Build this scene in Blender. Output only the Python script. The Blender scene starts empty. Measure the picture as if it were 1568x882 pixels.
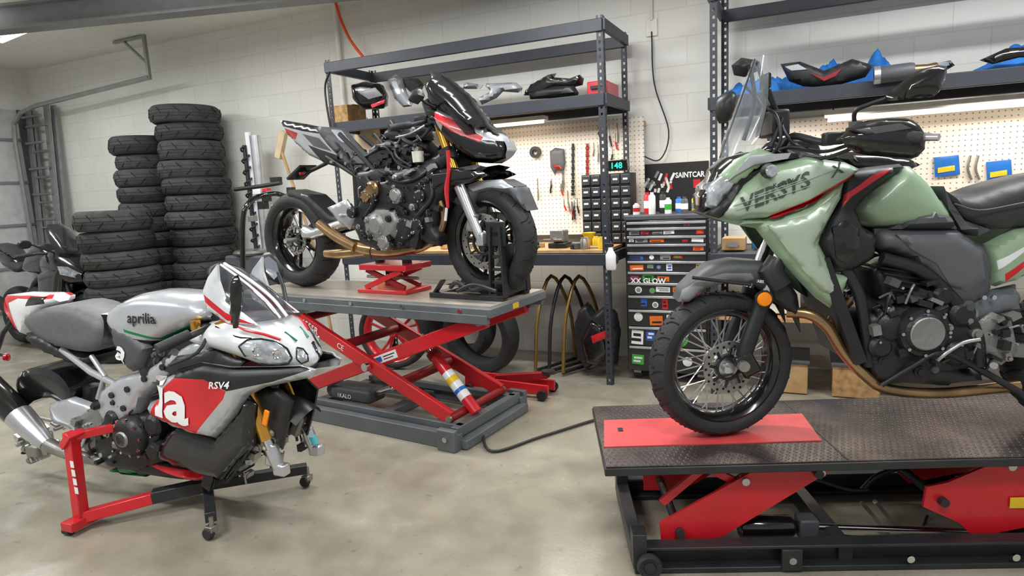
import bpy, bmesh, math, random, traceback
from mathutils import Vector, Matrix, geometry, noise
random.seed(4)
# ---------------------------------------------------------------- survey / camera calibration
F_PX=980.0; TH=math.radians(9); RO=math.radians(3); CAM=Vector((0,0,1.4))
def ray(u,v):
    a=u-784;b=441-v
    c,s=math.cos(RO),math.sin(RO)
    a2=a*c+b*s; b2=-a*s+b*c
    return Vector((a2,F_PX*math.cos(TH)+b2*math.sin(TH),-F_PX*math.sin(TH)+b2*math.cos(TH)))
class Frame:
    def __init__(s,x,y,deg):
        s.m=Matrix.Translation((x,y,0))@Matrix.Rotation(math.radians(deg),4,'Z'); s.i=s.m.inverted(); s.c=s.i@CAM
    def p(s,u,v,y):
        d=s.i.to_3x3()@ray(u,v); return s.c+d*((y-s.c.y)/d.y)
    def z(s,u,v,z):
        d=s.i.to_3x3()@ray(u,v); return s.c+d*((z-s.c.z)/d.z)
WF=Frame(.663,4.284,-25)
AF=Frame(-.956,2.615,-22)
BF=Frame(-.12,3.57,-32)
VF=Frame(.77,2.358,-3.5)
LF=Frame(-4.06,6.12,-30)
WD=Frame(0,0,0)
# ---------------------------------------------------------------- materials
def lin(c):
    return tuple(((x/255)/12.92 if x/255<=.04045 else ((x/255+.055)/1.055)**2.4) for x in c)
MATS={}
def M(name,rgb,rough=.5,metal=0,var=.1,scale=12,bump=0,coat=0,alpha=1,emit=0,spec=.5):
    if name in MATS: return MATS[name]
    m=bpy.data.materials.new(name); m.use_nodes=True; nt=m.node_tree; b=nt.nodes['Principled BSDF']
    c=lin(rgb)
    tc=nt.nodes.new('ShaderNodeTexCoord'); no=nt.nodes.new('ShaderNodeTexNoise'); no.inputs['Scale'].default_value=scale; no.inputs['Detail'].default_value=4
    nt.links.new(tc.outputs['Object'],no.inputs['Vector'])
    cr=nt.nodes.new('ShaderNodeValToRGB'); cr.color_ramp.elements[0].position=.3; cr.color_ramp.elements[1].position=.7
    cr.color_ramp.elements[0].color=(*[k*(1-var) for k in c],1); cr.color_ramp.elements[1].color=(*[min(1,k*(1+var)) for k in c],1)
    nt.links.new(no.outputs['Fac'],cr.inputs['Fac']); nt.links.new(cr.outputs['Color'],b.inputs['Base Color'])
    b.inputs['Roughness'].default_value=rough; b.inputs['Metallic'].default_value=metal
    b.inputs['Coat Weight'].default_value=coat; b.inputs['Coat Roughness'].default_value=.08
    b.inputs['Alpha'].default_value=alpha; b.inputs['Specular IOR Level'].default_value=spec
    if emit:
        b.inputs['Emission Color'].default_value=(*c,1); b.inputs['Emission Strength'].default_value=emit
    if bump:
        bp=nt.nodes.new('ShaderNodeBump'); bp.inputs['Strength'].default_value=bump; bp.inputs['Distance'].default_value=.01
        n2=nt.nodes.new('ShaderNodeTexNoise'); n2.inputs['Scale'].default_value=scale*6; nt.links.new(tc.outputs['Object'],n2.inputs['Vector'])
        nt.links.new(n2.outputs['Fac'],bp.inputs['Height']); nt.links.new(bp.outputs['Normal'],b.inputs['Normal'])
    MATS[name]=m; return m
black=M('black_plastic',(34,35,37),.42,var=.15); gloss=M('gloss_black',(20,20,22),.16,coat=.7); dgrey=M('dark_grey_plastic',(78,80,84),.5)
mgrey=M('mid_grey',(128,131,134),.45); rub=M('tyre_rubber',(42,42,43),.68,bump=.25,var=.2,scale=20); rubw=M('worn_tyre_rubber',(60,58,58),.78,bump=.4,var=.3,scale=14)
alu=M('aluminium',(205,207,210),.3,metal=.8); cast=M('cast_alloy',(150,150,148),.42,metal=.6,bump=.2,scale=30); eng=M('engine_black',(50,50,52),.4,metal=.4,bump=.15,scale=20)
chrome=M('chrome',(225,227,230),.12,metal=1); gold=M('gold_fork',(220,165,70),.22,metal=.85); brass=M('brass_stand',(150,118,66),.35,metal=.6); red=M('red_paint',(206,28,40),.34,coat=.4,var=.1,scale=5)
dred=M('dark_red',(140,22,28),.4); white=M('white_paint',(236,237,240),.24,coat=.6,var=.02); silv=M('silver_paint',(186,189,194),.26,metal=.35,coat=.6,var=.04)
nosem=M('nose_silver_white',(218,220,224),.24,metal=.12,coat=.6,var=.03)
green=M('sage_green_paint',(152,177,147),.42,metal=.1,coat=.25,var=.04,scale=3); gsil=M('silver_green_paint',(180,197,178),.38,metal=.25,coat=.3,var=.04,scale=3)
bronze=M('heated_steel',(170,140,104),.28,metal=.9,var=.35,scale=8)
steel=M('steel',(160,158,152),.35,metal=.8,var=.2); lgrey=M('lift_grey',(98,103,107),.42,var=.15,scale=6); lblk=M('lift_black',(42,43,46),.4,var=.25,scale=8,bump=.1)
deck=M('lift_deck',(172,164,154),.3,metal=.3,var=.18,scale=4); glassy=M('smoked_screen',(26,29,34),.05,alpha=.8,coat=.6); glassl=M('light_smoked_screen',(56,61,68),.05,alpha=.7,coat=1); clear=M('clear_screen',(150,160,168),.05,alpha=.36,coat=1)
lens=M('headlight_lens',(190,197,204),.08,metal=.45,coat=1,var=.5,scale=30); lensd=M('dark_headlight_lens',(60,64,70),.08,metal=.3,coat=.6,var=.5,scale=30); orange=M('amber_reflector',(250,140,10),.3); blue=M('blue_cloth',(26,104,184),.75,var=.35,scale=9,bump=.4)
rackm=M('rack_steel',(52,56,64),.48,var=.12); wood=M('pine_wood',(182,148,104),.6,var=.2); osb=M('osb_board',(176,138,92),.8,var=.35,scale=30); tan=M('tan_seatfoam',(206,186,150),.7)
conduit=M('galv_conduit',(150,152,150),.4,metal=.5); cream=M('cream_plastic',(232,230,220),.5); yellow=M('yellow_plastic',(228,190,40),.4); bluep=M('blue_plastic',(30,105,190),.4)
mirror=M('mirror_glass',(200,205,210),.03,metal=1); redl=M('red_lens',(170,10,14),.2,coat=.8); tubem=M('fluorescent_tube',(245,250,255),.3,emit=4); screen=M('clock_display',(20,210,160),.4,emit=2); text_w=M('text_white',(240,240,240),.5,var=.02); text_k=M('text_black',(25,25,25),.5); orc=M('orange_cord',(240,84,30),.5); padm=M('red_rubber_pad',(222,80,82),.45,var=.1)
seatm=M('seat_vinyl',(56,56,59),.5,bump=.1,scale=40); seatg=M('seat_grey',(98,98,102),.55,bump=.1,scale=40); greent=M('green_trim',(20,120,75),.4); groove=M('tread_groove',(16,16,16),.9); cutm=M('gap_black',(8,8,9),.9)
letg=M('graphic_grey',(66,76,68),.4,coat=.3)

# ---------------------------------------------------------------- builder
def catmull(P,n):
    if len(P)<3 or n<2: return P
    out=[];Q=[P[0]*2-P[1]]+list(P)+[P[-1]*2-P[-2]]
    for i in range(1,len(Q)-2):
        a,b,c,d=Q[i-1:i+3]
        for k in range(n):
            t=k/n
            out.append(.5*((2*b)+(c-a)*t+(2*a-5*b+4*c-d)*t*t+(3*b-a-3*c+d)*t**3))
    out.append(P[-1]); return out
class Thing:
    def __init__(s,name,F=WD,off=None):
        s.name=name; s.F=F; s.parts={}; s.m=F.m if off is None else F.m@off
    def mesh(s,part,mat,V,Fc,ang=38):
        d=s.parts.setdefault(part,dict(v=[],f=[],mi=[],mats=[],ang=ang,bev=0))
        if not isinstance(mat,list): mat=[mat]*len(Fc)
        o=len(d['v']); d['v']+= [tuple(v) for v in V]
        for f,mm in zip(Fc,mat):
            if mm not in d['mats']: d['mats'].append(mm)
            d['f'].append(tuple(i+o for i in f)); d['mi'].append(d['mats'].index(mm))
    def box(s,part,mat,c,size,rot=None,bev=.0):
        x,y,z=[k/2 for k in size]; c=Vector(c)
        V=[Vector((a*x,b*y,e*z)) for a in(-1,1) for b in(-1,1) for e in(-1,1)]
        if rot is not None: V=[rot@v for v in V]
        s.mesh(part,mat,[v+c for v in V],[(0,1,3,2),(4,6,7,5),(0,4,5,1),(2,3,7,6),(0,2,6,4),(1,5,7,3)])
        if bev: s.parts[part]['bev']=bev
    def bar(s,part,mat,p0,p1,w,h,bev=0):
        p0=Vector(p0);p1=Vector(p1);d=p1-p0;L=d.length;d.normalize()
        y=Vector((0,1,0)) if abs(d.y)<.9 else Vector((1,0,0))
        zz=d.cross(y).normalized(); y=zz.cross(d)
        s.box(part,mat,(p0+p1)/2,(L,w,h),Matrix((d,y,zz)).transposed(),bev)
    def tube(s,part,mat,P,r,n=10,sm=0,mirror=False):
        P=[Vector(p) for p in P]
        rr=r if isinstance(r,(list,tuple)) else [r]*len(P)
        if sm>1:
            Rv=catmull([Vector((k,0,0)) for k in rr],sm); P=catmull(P,sm); rr=[k.x for k in Rv]
        V=[];Fc=[]
        t=(P[1]-P[0]).normalized(); u=t.orthogonal().normalized()
        for i,p in enumerate(P):
            if i==0:t=(P[1]-P[0])
            elif i==len(P)-1:t=P[-1]-P[-2]
            else:t=(P[i+1]-P[i]).normalized()+(P[i]-P[i-1]).normalized()
            if t.length<1e-9:t=P[min(i+1,len(P)-1)]-p
            t.normalize(); u=(u-t*u.dot(t)).normalized(); w=t.cross(u)
            for k in range(n):
                a=2*math.pi*k/n; V.append(p+(u*math.cos(a)+w*math.sin(a))*rr[i])
        for i in range(len(P)-1):
            for k in range(n):
                Fc.append((i*n+k,i*n+(k+1)%n,(i+1)*n+(k+1)%n,(i+1)*n+k))
        Fc.append(tuple(range(n-1,-1,-1)));Fc.append(tuple((len(P)-1)*n+k for k in range(n)))
        s.mesh(part,mat,V,Fc)
        if mirror: s.mesh(part,mat,[Vector((v.x,-v.y,v.z)) for v in V],Fc)
    def cyl(s,part,mat,p0,p1,r,n=16): s.tube(part,mat,[p0,p1],r,n)
    def lathe(s,part,mat,prof,o,axis=(0,1,0),n=32,closed=False):
        o=Vector(o);ax=Vector(axis).normalized();u=ax.orthogonal().normalized();w=ax.cross(u);V=[];Fc=[];m=len(prof)
        for k in range(n):
            a=2*math.pi*k/n;dr=u*math.cos(a)+w*math.sin(a)
            for (r,h) in prof:V.append(o+dr*r+ax*h)
        for k in range(n):
            k2=(k+1)%n
            for j in range(m if closed else m-1):
                j2=(j+1)%m;Fc.append((k*m+j,k2*m+j,k2*m+j2,k*m+j2))
        if not closed:
            for j in (0,m-1):
                if prof[j][0]>1e-5:Fc.append(tuple(k*m+j for k in range(n)))
        s.mesh(part,mat,V,Fc)
    def puff(s,part,mat,poly,ye,ym,R=.06,one=False,th=.012,step=.02,sm=0,reg=(),yc=0,tap=None,tz=None,mirror=True,ang=50,soft=False):
        poly=[Vector((p[0],p[1],0)) for p in poly]
        if sm>1:
            n=len(poly);ext=[]
            for i in range(n):
                a,b,c,d=poly[i-1],poly[i],poly[(i+1)%n],poly[(i+2)%n]
                for k in range(sm):
                    t=k/sm;ext.append(.5*((2*b)+(c-a)*t+(2*a-5*b+4*c-d)*t*t+(3*b-a-3*c+d)*t**3))
            poly=ext
        def sub(pl):
            o=[]
            for i in range(len(pl)):
                a,b=pl[i],pl[(i+1)%len(pl)];k=max(1,int((b-a).length/step+.5))
                for j in range(k):o.append(a.lerp(b,j/k))
            return o
        bd=sub(poly)
        segc=[(poly[i],poly[(i+1)%len(poly)]) for i in range(len(poly))]
        def dist(x,z):
            best=1e9
            for a,b in segc:
                dx,dz=b.x-a.x,b.y-a.y;L=dx*dx+dz*dz
                t=0 if L<1e-12 else max(0,min(1,((x-a.x)*dx+(z-a.y)*dz)/L))
                q=(x-a.x-t*dx)**2+(z-a.y-t*dz)**2
                if q<best:best=q
            return math.sqrt(best)
        def inside(x,z,pl):
            c=False;n=len(pl);j=n-1
            for i in range(n):
                xi,zi,xj,zj=pl[i][0],pl[i][1],pl[j][0],pl[j][1]
                if (zi>z)!=(zj>z) and x<(xj-xi)*(z-zi)/(zj-zi)+xi:c=not c
                j=i
            return c
        vs=[Vector((p.x,p.y)) for p in bd];ed=[];n0=len(vs)
        for pl,_ in reg:
            rp=sub([Vector((q[0],q[1],0)) for q in pl]);o=len(vs)
            vs+=[Vector((q.x,q.y)) for q in rp];ed+=[(o+i,o+(i+1)%len(rp)) for i in range(len(rp))]
        x0=min(p.x for p in bd);x1=max(p.x for p in bd);z0=min(p.y for p in bd);z1=max(p.y for p in bd)
        r=0;z=z0+step/2
        while z<z1:
            x=x0+(step/2 if r%2 else 0)
            while x<x1:
                if inside(x,z,bd) and dist(x,z)>step*.45:vs.append(Vector((x,z)))
                x+=step
            z+=step*.87;r+=1
        ov,oe,of,_,_,_=geometry.delaunay_2d_cdt(vs,ed,[list(range(n0))],1,1e-5)
        def f(x,z):
            dd=dist(x,z);d=min(dd/R,1);k=math.sqrt(max(0,1-(1-d)**2))
            if not soft:
                d1=min(dd/(R*.5),1);k1=math.sqrt(max(0,1-(1-d1)**2));d2=min(dd/(R*1.8),1);k=.68*k1+.32*d2*(2-d2)
            tt=1
            if tap:
                q=max(0,min(1,(x-tap[0])/(tap[2]-tap[0])));tt*=tap[1]+(tap[3]-tap[1])*q
            if tz:
                q=max(0,min(1,(z-tz[0])/(tz[2]-tz[0])));tt*=tz[1]+(tz[3]-tz[1])*q
            return (ye+(ym-ye)*k)*tt
        H=[f(v.x,v.y) for v in ov];n=len(ov)
        V=[Vector((v.x,yc-h,v.y)) for v,h in zip(ov,H)]
        if one: V+=[Vector((v.x,yc-h+th,v.y)) for v,h in zip(ov,H)]
        else: V+=[Vector((v.x,yc+h,v.y)) for v,h in zip(ov,H)]
        cnt={}
        for t in of:
            for i in range(len(t)):
                e=tuple(sorted((t[i],t[(i+1)%len(t)])));cnt[e]=cnt.get(e,0)+1
        Fc=[];mt=[]
        for t in of:
            cx=sum(ov[i].x for i in t)/len(t);cz=sum(ov[i].y for i in t)/len(t);mm=mat
            for pl,rm in reg:
                if inside(cx,cz,pl):mm=rm
            Fc.append(tuple(t));mt.append(mm);Fc.append(tuple(n+i for i in reversed(t)));mt.append(mm)
        for e,c in cnt.items():
            if c==1:Fc.append((e[0],e[1],n+e[1],n+e[0]));mt.append(mat)
        s.mesh(part,mt,V,Fc)
        if one and mirror:s.mesh(part,mt,[Vector((v.x,2*yc-v.y,v.z)) for v in V],Fc)
        s.parts[part]['ang']=ang
        return lambda x,z:yc-f(x,z)
    def L(s,pts,y): return [(q.x,q.z) for q in (s.F.p(u,v,y) for u,v in pts)]
    def pp(s,part,mat,pts,y,ye,ym,R=.06,**k):
        if 'reg' in k:k['reg']=[(s.L(a,y),b) for a,b in k['reg']]
        return s.puff(part,mat,s.L(pts,y),ye,ym,R,**k)
    def P(s,u,v,y): return s.F.p(u,v,y)
    def pt(s,part,mat,pts,r,**k): s.tube(part,mat,[s.F.p(*q) for q in pts],r,**k)
    def text(s,part,mat,body,x,z,size,ang=0,surf=None,y=0,shear=0,sx=1,bold=.012,align='LEFT'):
        cu=bpy.data.curves.new('t','FONT');cu.body=body;cu.size=1;cu.offset=bold;cu.shear=shear;cu.align_x=align;cu.resolution_u=2
        ob=bpy.data.objects.new('t',cu);bpy.context.collection.objects.link(ob)
        me=bpy.data.meshes.new_from_object(ob.evaluated_get(bpy.context.evaluated_depsgraph_get()))
        bm=bmesh.new();bm.from_mesh(me)
        if surf:
            for _ in range(2):
                es=[e for e in bm.edges if e.calc_length()*size>.025]
                if es:bmesh.ops.subdivide_edges(bm,edges=es,cuts=1);bmesh.ops.triangulate(bm,faces=bm.faces)
        bm.verts.index_update()
        c,sn=math.cos(ang),math.sin(ang);V=[]
        for v in bm.verts:
            a,b=v.co.x*size*sx,v.co.y*size;X=x+a*c-b*sn;Z=z+a*sn+b*c
            V.append(Vector((X,(surf(X,Z) if surf else y)-.0035,Z)))
        s.mesh(part,mat,V,[tuple(q.index for q in p.verts) for p in bm.faces]);bm.free()
        bpy.data.objects.remove(ob);bpy.data.curves.remove(cu);bpy.data.meshes.remove(me)
    def ptext(s,part,mat,body,u,v,u2,v2,h,yref,**k):
        a=s.F.p(u,v,yref);b=s.F.p(u2,v2,yref);s.text(part,mat,body,a.x,a.z,h,ang=math.atan2(b.z-a.z,b.x-a.x),**k)
    def shield(s,part,mat,rows,n=12,amp=1.35):
        V=[];Fc=[]
        for (x,z,hw,back) in rows:
            for k in range(n+1):
                a=-amp+2*amp*k/n;V.append(Vector((x-back*(1-math.cos(a)),hw*math.sin(a)/math.sin(amp),z)))
        for i in range(len(rows)-1):
            for k in range(n):Fc.append((i*(n+1)+k,i*(n+1)+k+1,(i+1)*(n+1)+k+1,(i+1)*(n+1)+k))
        s.mesh(part,mat,V,Fc)
    def loft(s,part,mat,secs,n=20,e=2.4):
        V=[];Fc=[]
        for q in secs:
            x,zt,zb,hw=q[:4];yc=q[4] if len(q)>4 else 0;zc=(zt+zb)/2;hh=(zt-zb)/2
            for k in range(n):
                a=2*math.pi*k/n;c,sn=math.cos(a),math.sin(a)
                V.append(Vector((x,yc+hw*math.copysign(abs(c)**(2/e),c),zc+hh*math.copysign(abs(sn)**(2/e),sn))))
        m=len(secs)
        for i in range(m-1):
            for k in range(n):Fc.append((i*n+k,i*n+(k+1)%n,(i+1)*n+(k+1)%n,(i+1)*n+k))
        Fc.append(tuple(range(n)));Fc.append(tuple((m-1)*n+k for k in range(n)))
        s.mesh(part,mat,V,Fc)
    def greeble(s,part,poly,y,n,seed,mats,sc=1.0,depth=.04):
        rnd=random.Random(seed);pl=s.L(poly,y)
        xs=[p[0] for p in pl];zs=[p[1] for p in pl];k=0;g=0
        def ins(x,z):
            c=False;j=len(pl)-1
            for i in range(len(pl)):
                xi,zi,xj,zj=pl[i][0],pl[i][1],pl[j][0],pl[j][1]
                if (zi>z)!=(zj>z) and x<(xj-xi)*(z-zi)/(zj-zi)+xi:c=not c
                j=i
            return c
        while k<n and g<n*20:
            g+=1;x=rnd.uniform(min(xs),max(xs));z=rnd.uniform(min(zs),max(zs))
            if not ins(x,z):continue
            k+=1;m=rnd.choice(mats);t=rnd.random();yy=y+rnd.uniform(-.012,.015);bw=(rnd.uniform(.02,.055)*sc,depth,rnd.uniform(.012,.04)*sc)
            for sg in(1,-1):
                if t<.3:s.box(part,m,(x,yy*sg,z),bw,Matrix.Rotation(.5*math.sin(k*7.1),3,'Y'))
                elif t<.6:
                    r=(.008+.016*abs(math.sin(k*3.3)))*sc;s.lathe(part,m,[(0,.02),(r*.6,.02),(r*.7,.012),(r,.01),(r,-.03)],(x,yy*sg,z),(0,-sg,0),14)
                elif t<.78:
                    p=Vector((x,yy*sg-.015*sg,z));s.tube(part,chrome,[p,p+Vector((0,-.012*sg if y<0 else .012,0))],.0055*sc,6)
                else:
                    a=k*2.1;L=.06*sc;p=Vector((x,yy*sg,z));d=Vector((math.cos(a),0,math.sin(a)))*L
                    s.tube(part,m,[p,p+d*.6+Vector((0,-.01*sg,.01)),p+d+Vector((0,0,-.02*sc))],.005*sc,6,sm=3)
    def fin(s,single=False):
        col=bpy.context.collection
        root=None
        if len(s.parts)>1 or not single:
            root=bpy.data.objects.new(s.name,None);root.empty_display_size=.1;col.objects.link(root);root.matrix_world=s.m
        for pn,d in s.parts.items():
            me=bpy.data.meshes.new(pn);me.from_pydata(d['v'],[],d['f'])
            for m in d['mats']:me.materials.append(m)
            me.polygons.foreach_set('material_index',d['mi'])
            bm=bmesh.new();bm.from_mesh(me);bmesh.ops.recalc_face_normals(bm,faces=bm.faces);bm.to_mesh(me);bm.free()
            me.polygons.foreach_set('use_smooth',[True]*len(me.polygons))
            me.set_sharp_from_angle(angle=math.radians(d['ang']));me.update()
            ob=bpy.data.objects.new(pn if root else s.name,me);col.objects.link(ob)
            if root:ob.parent=root
            else:ob.matrix_world=s.m
            if d['bev']:
                b=ob.modifiers.new('b','BEVEL');b.width=d['bev'];b.segments=2;b.limit_method='ANGLE';b.angle_limit=math.radians(50)
        return root
def wheel(T,part,c,R,w,rr,style='alloy',steer=0,mr=gloss,ms=gloss,disc=0,mt=rub,ns=5,both=True,hub=alu,tread=0):
    ax=Matrix.Rotation(steer,3,'Z')@Vector((0,1,0));c=Vector(c);h=R-rr
    pf=[(rr-.005,-.36*w),(rr+.12*h,-.46*w),(rr+.35*h,-.5*w),(rr+.62*h,-.475*w),(rr+.82*h,-.36*w),(rr+.95*h,-.19*w),(R,0),(rr+.95*h,.19*w),(rr+.82*h,.36*w),(rr+.62*h,.475*w),(rr+.35*h,.5*w),(rr+.12*h,.46*w),(rr-.005,.36*w)]
    T.lathe(part+'_tyre',mt,pf+[(rr-.005,0)],c,ax,64,closed=True)
    T.lathe(part+'_rim',mr,[(rr+.006,-.4*w),(rr-.006,-.42*w),(rr-.018,-.34*w),(rr-.03,-.2*w),(rr-.03,.2*w),(rr-.018,.34*w),(rr-.006,.42*w),(rr+.006,.4*w),(rr+.001,.3*w),(rr+.001,-.3*w)],c,ax,56,closed=True)
    u=ax.orthogonal().normalized();q=ax.cross(u)
    def d(a):return u*math.cos(a)+q*math.sin(a)
    def tp(a,t):
        pr=[(0,R),(.19,rr+.95*h),(.36,rr+.82*h),(.475,rr+.62*h)];s=abs(t)*.475
        for (s0,r0),(s1,r1) in zip(pr,pr[1:]):
            if s<=s1:return c+d(a)*(r0+(r1-r0)*(s-s0)/(s1-s0)+.0005)+ax*math.copysign(s,t)*w
        return c+d(a)*pr[-1][1]+ax*math.copysign(.475,t)*w
    for k in range(tread):
        a=2*math.pi*k/tread
        for sg in(-1,1):
            o=0 if sg<0 else math.pi/tread
            T.tube(part+'_tread_grooves',groove,[tp(a+o,.12*sg),tp(a+o+.05,.42*sg),tp(a+o+.07,.7*sg),tp(a+o+.075,.92*sg)],.003,4)
            T.tube(part+'_tread_grooves',groove,[tp(a+o+.09,.1*sg),tp(a+o+.11,.4*sg)],.003,4)
    if style=='wire':
        T.lathe(part+'_hub',hub,[(.0,-.075),(.02,-.075),(.022,-.05),(.05,-.045),(.05,-.035),(.026,-.03),(.026,.03),(.05,.035),(.05,.045),(.022,.05),(.02,.075),(0,.075)],c,ax,24)
        for k in range(36):
            a=2*math.pi*k/36;sd=1 if k%2 else -1;tw=(.5 if (k//2)%2 else -.5)
            T.tube(part+'_spokes',alu,[c+d(a+tw)*.048+ax*.04*sd,c+d(a)*(rr-.022)+ax*.008*sd],.0028,5)
    else:
        T.lathe(part+'_hub',mr,[(0,-.05),(.03,-.05),(.045,-.03),(.045,.03),(.03,.05),(0,.05)],c,ax,20)
        for k in range(ns):
            a=2*math.pi*k/ns+.3
            for o in (-.2,.2):
                T.tube(part+'_spokes',ms,[c+d(a)*.03,c+d(a+o*.6)*rr*.5,c+d(a+o)*(rr-.015)],[.016,.011,.012],6)
    if disc:
        for sd in ((-1,1) if both else (-1,)):
            y=sd*.062
            T.lathe(part+'_disc',steel,[(disc,y-.003),(disc,y+.003),(disc*.74,y+.003),(disc*.74,y-.003)],c,ax,48,closed=True)
            for k in range(24):
                a=2*math.pi*k/24;p=c+d(a)*disc*(.82+.1*(k%2))+ax*(y-.0035 if sd<0 else y+.0035);T.tube(part+'_disc_holes',cutm,[p,p+ax*.001*sd],.005,6)
            T.lathe(part+'_disc_carrier',black,[(disc*.5,y-.004),(disc*.5,y+.004),(disc*.4,y+.004),(disc*.4,y-.004)],c,ax,24,closed=True)
            for k in range(8):
                a=2*math.pi*k/8;T.tube(part+'_disc_carrier',black,[c+d(a)*disc*.42+ax*y,c+d(a+.15)*disc*.78+ax*y],.006,5)
FAILS=[]
def section(fn):
    try: fn()
    except Exception: FAILS.append(fn.__name__+': '+traceback.format_exc()[-400:])
CZ=3.08; WY=.75; SL=-7.4; SR=5.0
# ---------------------------------------------------------------- room
def floor_mat():
    m=bpy.data.materials.new('concrete');m.use_nodes=True;nt=m.node_tree;b=nt.nodes['Principled BSDF'];tc=nt.nodes.new('ShaderNodeTexCoord')
    def N(sc,det,dist=0):
        n=nt.nodes.new('ShaderNodeTexNoise');n.inputs['Scale'].default_value=sc;n.inputs['Detail'].default_value=det;n.inputs['Distortion'].default_value=dist;nt.links.new(tc.outputs['Object'],n.inputs['Vector']);return n
    a=N(.8,9,.8);c=N(5,10,.4);e=N(60,3)
    r=nt.nodes.new('ShaderNodeValToRGB');el=r.color_ramp.elements;el[0].position=.34;el[1].position=.68
    el[0].color=(*lin((130,124,110)),1);el[1].color=(*lin((172,166,150)),1);x=el.new(.5);x.color=(*lin((153,147,131)),1)
    mx=nt.nodes.new('ShaderNodeMath');mx.operation='MULTIPLY_ADD';mx.inputs[1].default_value=.42
    nt.links.new(c.outputs['Fac'],mx.inputs[0])
    m2=nt.nodes.new('ShaderNodeMath');m2.operation='MULTIPLY';m2.inputs[1].default_value=.58;nt.links.new(a.outputs['Fac'],m2.inputs[0]);nt.links.new(m2.outputs[0],mx.inputs[2])
    nt.links.new(mx.outputs[0],r.inputs['Fac'])
    vo=nt.nodes.new('ShaderNodeTexNoise');vo.inputs['Scale'].default_value=18;vo.inputs['Detail'].default_value=3;nt.links.new(tc.outputs['Object'],vo.inputs['Vector'])
    sr=nt.nodes.new('ShaderNodeMapRange');sr.inputs['From Min'].default_value=.66;sr.inputs['From Max'].default_value=.72;sr.inputs['To Min'].default_value=1;sr.inputs['To Max'].default_value=.76;nt.links.new(vo.outputs['Fac'],sr.inputs['Value'])
    sc=nt.nodes.new('ShaderNodeVectorMath');sc.operation='SCALE';nt.links.new(r.outputs['Color'],sc.inputs[0]);nt.links.new(sr.outputs['Result'],sc.inputs['Scale']);nt.links.new(sc.outputs[0],b.inputs['Base Color'])
    rr=nt.nodes.new('ShaderNodeMapRange');rr.inputs['From Min'].default_value=.3;rr.inputs['From Max'].default_value=.7;rr.inputs['To Min'].default_value=.1;rr.inputs['To Max'].default_value=.3;nt.links.new(c.outputs['Fac'],rr.inputs['Value']);nt.links.new(rr.outputs['Result'],b.inputs['Roughness'])
    bp=nt.nodes.new('ShaderNodeBump');bp.inputs['Strength'].default_value=.05;bp.inputs['Distance'].default_value=.01;nt.links.new(e.outputs['Fac'],bp.inputs['Height']);nt.links.new(bp.outputs['Normal'],b.inputs['Normal'])
    return m
def block_mat(swap):
    m=bpy.data.materials.new('painted_block_wall');m.use_nodes=True;nt=m.node_tree;b=nt.nodes['Principled BSDF'];tc=nt.nodes.new('ShaderNodeTexCoord')
    sp=nt.nodes.new('ShaderNodeSeparateXYZ');cb=nt.nodes.new('ShaderNodeCombineXYZ');nt.links.new(tc.outputs['Object'],sp.inputs[0])
    nt.links.new(sp.outputs['Y' if swap else 'X'],cb.inputs['X']);nt.links.new(sp.outputs['Z'],cb.inputs['Y'])
    br=nt.nodes.new('ShaderNodeTexBrick');br.inputs['Scale'].default_value=1;br.inputs['Brick Width'].default_value=.4;br.inputs['Row Height'].default_value=.2;br.inputs['Mortar Size'].default_value=.005;br.inputs['Mortar Smooth'].default_value=.8
    br.inputs['Color1'].default_value=(*lin((235,234,228)),1);br.inputs['Color2'].default_value=(*lin((230,229,222)),1);br.inputs['Mortar'].default_value=(*lin((220,218,210)),1)
    nt.links.new(cb.outputs[0],br.inputs['Vector'])
    no=nt.nodes.new('ShaderNodeTexNoise');no.inputs['Scale'].default_value=1.4;no.inputs['Detail'].default_value=6;nt.links.new(tc.outputs['Object'],no.inputs['Vector'])
    mr=nt.nodes.new('ShaderNodeMapRange');mr.inputs['From Min'].default_value=.3;mr.inputs['From Max'].default_value=.7;mr.inputs['To Min'].default_value=.9;mr.inputs['To Max'].default_value=1.02;nt.links.new(no.outputs['Fac'],mr.inputs['Value'])
    mx=nt.nodes.new('ShaderNodeVectorMath');mx.operation='SCALE';nt.links.new(br.outputs['Color'],mx.inputs[0]);nt.links.new(mr.outputs['Result'],mx.inputs['Scale']);nt.links.new(mx.outputs[0],b.inputs['Base Color'])
    b.inputs['Roughness'].default_value=.5
    bp=nt.nodes.new('ShaderNodeBump');bp.inputs['Strength'].default_value=.18;bp.inputs['Distance'].default_value=.005;bp.invert=True;nt.links.new(br.outputs['Fac'],bp.inputs['Height']);nt.links.new(bp.outputs['Normal'],b.inputs['Normal'])
    return m
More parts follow.
